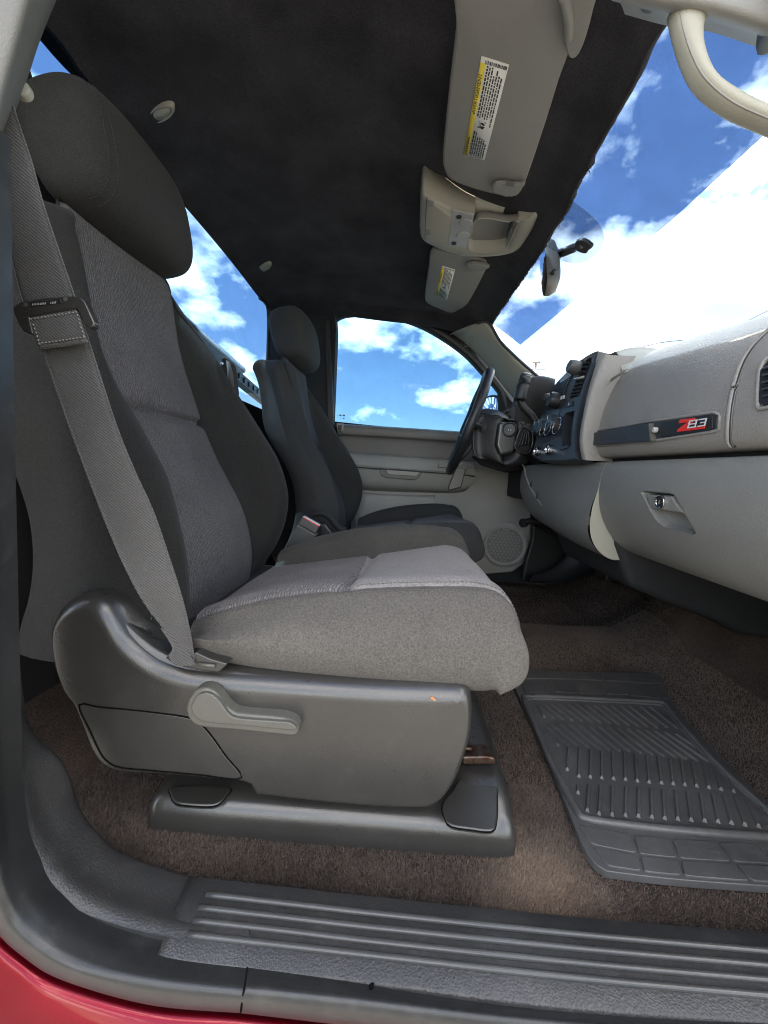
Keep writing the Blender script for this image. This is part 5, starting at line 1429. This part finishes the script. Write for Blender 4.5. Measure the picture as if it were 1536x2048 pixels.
# ================================================================== headliner furniture
def on_plane(tr, z): return [PZ(a, b, z) for a, b in tr]
def visor(root, outline, z, lab, clip, piv):
    o = spline(on_plane(outline, z), 64, True)
    c = sum(o, V()) / len(o)
    rr = []
    for s, dz in [(0.985, 0.010), (1.0, 0.006), (1.0, 0.0), (0.992, -0.004), (0.975, -0.0065), (0.94, -0.0075), (0.0, -0.009)]:
        rr.append([c + (p - c) * s + V((0, 0, dz)) for p in o])
    pn = gridmesh('panel', rr, M_visor, root, wrap=True)
    # warning label: a, b, c, d corners = near rear, near front, far front, far rear
    A, B, Cc, D = on_plane(lab, z - 0.0093)
    def LP(u, v, h=0.0): return A.lerp(B, u).lerp(D.lerp(Cc, u), v) + V((0, 0, -h))
    def quad(u0, u1, v0, v1, h): return [LP(u0, v0, h), LP(u1, v0, h), LP(u1, v1, h), LP(u0, v1, h)]
    lb = prism('warning_label', quad(0, 1, 0, 1, 0), (0, 0, 0.0012), M_white, root, bevel=0)
    prism('yellow_band', quad(0, .2, .045, 1, 0.0003), (0, 0, 0.0006), M_yellow, lb, bevel=0)
    vs, fs = [], []
    def ink(u0, u1, v0, v1):
        n = len(vs); vs.extend(quad(u0, u1, v0, v1, 0.0006)); fs.append((n, n + 1, n + 2, n + 3))
    r = random.Random(11)
    u = 0.16
    while u < 0.93:                                   # bar code across the near end
        w = r.choice([.012, .02, .035]); ink(u, u + w, .015, .045); u += w + r.choice([.012, .02, .03])
    for k, (va, vb, vc, vd) in enumerate([(.055, .52, .68, .97), (.06, .53, .69, .985), (.055, .52, .74, .985), (.12, .535, .74, .985), (.07, .53, .75, .985), (.11, .50, .76, .985), (.12, .60, .80, .985)]):
        uu = 0.25 + 0.098 * k
        for s0, s1 in ((va, vb), (vc, vd)):
            v = s0
            while v < s1:
                l = r.uniform(.012, .045); ink(uu, uu + (0.05 if k else 0.062), v, min(v + l, s1)); v += l + .008
    for v0 in (.555, .60):                            # pictograms
        for _ in range(16):
            a0_, b0_ = r.uniform(.35, .62), v0 + r.uniform(0, .035)
            ink(a0_, a0_ + r.uniform(.03, .12), b0_, b0_ + r.uniform(.003, .01))
    for v0, l in ((.30, .19), (.925, .05)):           # wording on the yellow band
        n = len(vs); vs.extend([LP(.05, v0 + l + .012, .0006), LP(.15, v0 + l + .02, .0006), LP(.15, v0 + l + .004, .0006)]); fs.append((n, n + 1, n + 2))
    mesh('print', vs, fs, M_ink, lb, smooth=False)
    su_ = (LP(0, 0) - LP(0, 1)); uu_ = (LP(0, .5) - LP(1, .5))
    text_mesh('band_word', 'AVERTISSEMENT', LP(.15, .50, .0007), su_, uu_, 0.0105, M_ink, lb, depth=0.0001)
    text_mesh('band_word', 'WARNING', LP(.15, .965, .0007), su_, uu_, 0.0085, M_ink, lb, depth=0.0001)
    return pn
pv = thing('sun_visor', 'large grey sun visor above the passenger seat with warning label', 'sun visor', tuple(PZ(1000, 200, 1.27)), 'sun visors')
visor(pv, [(925, -60), (1120, -60), (1140, 20), (1142, 85), (1120, 150), (1092, 240), (1062, 330), (1046, 372), (1034, 388), (1015, 390), (960, 378), (905, 358), (890, 340), (886, 310), (896, 200), (912, 60)], 1.268, [(963, 113), (1018, 130), (969, 321), (927, 309)], None, None)
cl_ = prism('clip', on_plane([(985, 366), (1000, 358), (1040, 362), (1052, 356), (1050, 364), (1036, 372), (1034, 384), (1012, 386), (988, 378)], 1.257), (0, 0, -0.010), M_visor, pv, bevel=0.003)
prism('clip_hole', on_plane([(1013, 364), (1030, 366), (1028, 374), (1012, 373)], 1.2455), (0, 0, 0.003), M_doorup, cl_, bevel=0.0005)
prism('clip_hole', on_plane([(991, 364), (1003, 364), (1001, 375), (990, 374)], 1.2455), (0, 0, 0.003), M_trim, cl_, bevel=0.0005)
pvm = prism('pivot_mount', spline(on_plane([(1122, -20), (1190, -20), (1184, 30), (1172, 75), (1160, 105), (1150, 118), (1140, 118), (1132, 100), (1126, 50)], 1.247), 40, True), (0, 0, 0.03), M_visor, pv, bevel=0.006, seg=3)
tube('pivot_rod', on_plane([(1128, -10), (1138, 40), (1138, 78)], 1.244), 0.0075, M_visor, pv, n=12, ns=12)
dv_ = thing('sun_visor', 'small grey sun visor over the driver side with warning label', 'sun visor', tuple(PZ(905, 560, 1.27)), 'sun visors')
visor(dv_, [(864, 500), (900, 506), (940, 512), (966, 520), (974, 528), (968, 545), (950, 580), (936, 604), (924, 616), (905, 624), (880, 616), (858, 606), (850, 596), (852, 570), (858, 530)], 1.268, [(884, 532), (910, 540), (894, 600), (871, 591)], None, None)
prism('clip', on_plane([(934, 524), (946, 520), (972, 524), (980, 528), (970, 534), (952, 536), (940, 532)], 1.257), (0, 0, -0.012), M_visor, dv_, bevel=0.003)
prism('pivot_mount', on_plane([(905, 622), (916, 616), (938, 608), (940, 616), (930, 622)], 1.262), (0, 0, 0.02), M_visor, dv_, bevel=0.004)

oc_ = thing('overhead_console', 'beige overhead console with map lights and storage pocket', 'overhead console', tuple(PZ(950, 460, 1.29)))
co = [(846, 388), (856, 390), (890, 407), (930, 424), (980, 434), (1025, 436), (1060, 430), (1076, 426), (1068, 452), (1050, 482), (1036, 498), (1010, 507), (970, 511), (930, 510), (890, 500), (855, 484), (842, 472), (841, 440)]
ZC = 1.250
o = spline(on_plane(co, ZC), 80, True); c = sum(o, V()) / len(o)
rr = [[c + (p - c) * s + V((0, 0, dz)) for p in o] for s, dz in [(0.0, 0.07), (1.03, 0.06), (1.015, 0.012), (1.0, 0.0), (0.97, -0.006), (0.90, -0.009), (0.02, -0.010)]]
body = gridmesh('body', rr, M_cream, oc_, wrap=True, caps=False, weld=0.0004)
pk_o = [(952, 440), (1020, 444), (1038, 442), (1034, 452), (1016, 490), (1010, 500), (975, 505), (938, 498)]
cut(body, spline(on_plane(pk_o, ZC - 0.02), 40, True), (0, 0, 0.046))
prism('light_panel', on_plane([(905, 420), (949, 430), (934, 497), (896, 490)], ZC - 0.0105), (0, 0, 0.004), M_lens, oc_, bevel=0.001)
for (x, y) in ((932, 446), (926, 470)):
    lathe('map_light', PZ(x, y, ZC - .0105), (0, 0, -1), [(0, .019), (0.003, .018), (0.004, .010)], M_lens, oc_, ns=22)
for (x, y) in ((918, 433), (908, 486)):
    lathe('light_button', PZ(x, y, ZC - .0105), (0, 0, -1), [(0, .008), (0.003, .0075)], M_ink, oc_, ns=16)
pkp = spline(on_plane(pk_o, ZC - 0.0095), 50, True); pc = sum(pkp, V()) / len(pkp)
gridmesh('storage_pocket', [pkp, [pc + (p - pc) * .99 + V((0, 0, 0.010)) for p in pkp], [pc + (p - pc) * .93 + V((0, 0, 0.022)) for p in pkp], [pc + (p - pc) * .80 + V((0, 0, 0.025)) for p in pkp], [pc + (p - pc) * .02 + V((0, 0, .025)) for p in pkp]], M_visor, oc_, wrap=True)
tube('pocket_lip', pkp + pkp[:1], 0.0018, M_cream, oc_, ns=6)
prism('switch_slot', on_plane([(1020, 444), (1032, 443), (1022, 470), (1014, 480), (1012, 470)], ZC - 0.0125), (0, 0, 0.001), M_black, oc_, bevel=0)
for (x, y) in ((862, 408), (856, 464)):
    prism('screw_cover', on_plane([(x - 5, y - 7), (x + 6, y - 5), (x + 5, y + 7), (x - 6, y + 5)], ZC - 0.0108), (0, 0, 0.002), M_trim, oc_, bevel=0.0005)
tube('door_gap', on_plane([(854, 394), (851, 440), (850, 476)], ZC - .009), 0.001, M_dark, oc_, n=12, ns=6)

for (x, y, rx, ry, lb_) in ((321, 227, 29, 17, 'pale oval plug in the black headliner near the passenger headrest'), (528, 535, 15, 7, 'pale oval plug in the black headliner near the driver headrest')):
    bpy.context.view_layer.update()
    zc_ = hl.ray_cast(CAM, ray(x, y).normalized())[1].z - 0.001
    rg = [PZ(x + rx * math.cos(t) + 0 * math.sin(t), y + ry * math.sin(t) - 0.32 * rx * math.cos(t), zc_) for t in [2 * math.pi * k / 28 for k in range(28)]]
    cc0 = sum(rg, V()) / len(rg)
    hp_ = thing('headliner_plug', lb_, 'plug', tuple(cc0), 'headliner plugs')
    gridmesh('flange', [[cc0 + (p - cc0) * s + V((0, 0, dz)) for p in rg] for s, dz in ((1.0, .03), (1.0, .0), (.92, -.003), (.80, -.003), (.76, .002), (.70, .002), (.66, -.002), (0.01, -.004))], M_cream, hp_, wrap=True)

# rear view mirror
rm = thing('rear_view_mirror', 'grey rear view mirror on a short arm at the windshield', 'mirror', tuple(WSP(1165, 495)))
m0, m1 = PX(1089, 486, 0.405), PX(1098, 584, 0.405)
mc_ = (m0 + m1) / 2; lng = (m1 - m0); hl_ = lng.length / 2; lng.normalize()
fac = V((-1, 0.10, -0.12)).normalized(); fac = (fac - lng * fac.dot(lng)).normalized(); upm = lng.cross(fac).normalized()
def ell(s, dx, h): return [mc_ + lng * (hl_ * s * math.copysign(abs(math.cos(t)) ** .55, math.cos(t))) + upm * (h * math.copysign(abs(math.sin(t)) ** .7, math.sin(t))) + fac * dx for t in [2 * math.pi * k / 36 for k in range(36)]]
gridmesh('housing', [ell(.98, .010, .033), ell(1.0, .006, .035), ell(1.0, -.006, .035), ell(.90, -.022, .030), ell(.6, -.032, .020), ell(.02, -.034, .002)], M_lens if False else M_doorup, rm, wrap=True)
gridmesh('mirror_glass', [ell(.96, .0102, .031), ell(.02, .0104, .001)], M_mirror, rm, wrap=True)
tube('mirror_tab', [mc_ + lng * .07 - upm * .036, mc_ + lng * .07 - upm * .046 - fac * .008], 0.006, M_black, rm, ns=8)
aw = WSP(1163, 492, -0.012)
ap0 = PX(1110, 511, 0.43)
ap1 = PX(1148, 496, 0.463)
tube('arm', [mc_ - fac * .030, ap0], 0.006, M_dark, rm, ns=10)
tube('arm', [ap0, ap1], 0.012, M_dark, rm, ns=14)
tube('arm', [ap1, aw], 0.006, M_dark, rm, ns=10)
mo_ = spline([WSP(x, y, -.012) for x, y in [(1148, 492), (1152, 484), (1164, 482), (1176, 488), (1184, 496), (1176, 502), (1172, 508), (1160, 506), (1150, 500)]], 30, True)
prism('mount', mo_, V((0.55, 0, 1)) * 0.010, M_black, rm, bevel=0.003)

# ================================================================== floor mat
fm = thing('floor_mat', 'grey ribbed rubber floor mat in front of the passenger seat', 'floor mat', tuple(PZ(1250, 1550, 0.0)))
def mz(x, y): return (1020 + x / 2.977, 1320 + y / 2.977)
ZM = 0.014
def MZ(l, z=ZM): return [PZ(*mz(x, y), z) for x, y in l]
mo2 = [(60, 62), (250, 66), (550, 72), (870, 80), (900, 100), (922, 170), (965, 245), (1090, 400), (1536, 860), (1760, 1100), (1810, 1330), (1780, 1362), (1536, 1345), (1000, 1306), (620, 1262), (560, 1245), (490, 1195), (430, 1100), (385, 990), (330, 850), (200, 530), (60, 230), (26, 158), (40, 120)]
prism('base', spline(MZ(mo2), 130, True), (0, 0, -0.012), M_mat, fm, bevel=0.0015)
rim_ = [(118, 218), (500, 232), (870, 252), (930, 268), (1010, 372), (1250, 636), (1536, 896), (1700, 1040), (1690, 1064), (1536, 1052), (900, 1002), (520, 956), (455, 942), (405, 905), (250, 620), (140, 360), (92, 250)]
rp_ = spline(MZ(rim_, ZM + 0.002), 150, True)
tube('rim', rp_ + rp_[:2], 0.0062, M_mat, fm, ns=10)
rp2 = spline(MZ([(x + (620 - x) * .035, y + (620 - y) * .035) for x, y in rim_], ZM + 0.0005), 150, True)
tube('inner_rim', rp2 + rp2[:2], 0.0035, M_mat, fm, ns=8)
def pads(R0, R1):
    for (a, b), (c, d) in zip(zip(R0, R0[1:]), zip(R1, R1[1:])):
        q = MZ([a, b, d, c], ZM - 0.001); ctr = sum(q, V()) / 4
        q = [p + (ctr - p).normalized() * 0.0022 for p in q]
        pts_ = []
        for k in range(4):
            p, nx_, pv_ = q[k], q[(k + 1) % 4], q[k - 1]
            pts_ += [p + (pv_ - p) * .16, p + ((pv_ - p) + (nx_ - p)) * .03, p + (nx_ - p) * .16]
        prism('pad', pts_, (0, 0, 0.0032), M_mat, fm, bevel=0.001)
pads([(395, 985), (725, 1048), (955, 1072), (1230, 1088), (1455, 1098), (1740, 1112)], [(478, 1108), (765, 1165), (1005, 1193), (1330, 1213), (1580, 1228), (1775, 1240)])
pads([(482, 1118), (768, 1172), (1008, 1200), (1332, 1220), (1582, 1235), (1775, 1247)], [(575, 1238), (790, 1270), (1030, 1296), (1440, 1328), (1640, 1340), (1785, 1350)])
pads([(66, 70), (212, 72), (345, 74), (550, 78), (690, 84), (872, 88)], [(52, 116), (235, 118), (370, 120), (560, 128), (705, 136), (912, 148)])
pads([(56, 124), (238, 124), (372, 127), (562, 134), (706, 142), (916, 154)], [(84, 200), (265, 196), (405, 202), (565, 208), (710, 214), (952, 240)])
ribs = []
for k in range(15):
    ex, ey = [(205, 345), (262, 350), (318, 355), (372, 362), (430, 367), (487, 372), (543, 378), (597, 382), (650, 387), (708, 392), (763, 398), (822, 402), (880, 408), (938, 405), (998, 410)][k]
    dy = ey - 258 - k * 1.5
    ribs.append(((max(150 + k * 4, ex - dy * 1.28), ey - dy), (ex, ey)))
ribs += [((985, 440), (1110, 525)), ((920, 430), (1185, 610)), ((865, 425), (1120, 605)), ((810, 420), (1050, 595)), ((755, 415), (990, 585)), ((700, 412), (920, 580)), ((640, 405), (850, 570)), ((585, 400), (780, 560)), ((530, 398), (715, 550)), ((470, 392), (655, 548)), ((415, 388), (600, 545)), ((355, 385), (545, 545)), ((300, 382), (480, 535)), ((250, 385), (415, 525)), ((220, 400), (350, 520)), ((210, 440), (290, 515))]
ribs += [((350, 520), (340, 660)), ((415, 525), (410, 700)), ((480, 535), (478, 705)), ((545, 545), (547, 710)), ((610, 545), (617, 715)), ((680, 548), (688, 720)), ((745, 560), (758, 728)), ((815, 565), (828, 735)), ((880, 575), (902, 740)), ((950, 585), (972, 745)), ((1015, 590), (1042, 750)), ((1080, 600), (1112, 758)), ((1145, 610), (1185, 768)), ((1210, 620), (1258, 778)), ((1270, 650), (1333, 790))]
ribs += [((405, 745), (405, 800)), ((470, 745), (460, 905)), ((540, 750), (530, 925)), ((610, 755), (608, 930)), ((690, 760), (688, 935)), ((765, 765), (765, 940)), ((840, 770), (845, 945)), ((910, 775), (922, 952)), ((985, 780), (1000, 957)), ((1055, 785), (1080, 962)), ((1130, 795), (1160, 967)), ((1205, 800), (1240, 972)), ((1270, 805), (1320, 980)), ((1335, 815), (1400, 990)), ((1410, 830), (1482, 1000)), ((1480, 870), (1550, 1005))]
for a, b in ribs:
    p, q = MZ([a, b], ZM)
    t = (q - p).normalized(); w = V((-t.y, t.x, 0)) * 0.0031; u_ = V((0, 0, 0.0040))
    vs = [p - w, p + w, q + w, q - w, p - w * .5 + u_ + t * .003, p + w * .5 + u_ + t * .003, q + w * .5 + u_ - t * .004, q - w * .5 + u_ - t * .004]
    mesh('rib', vs, [(4, 5, 6, 7), (0, 1, 5, 4), (1, 2, 6, 5), (2, 3, 7, 6), (3, 0, 4, 7), (3, 2, 1, 0)], M_mat, fm, smooth=False)
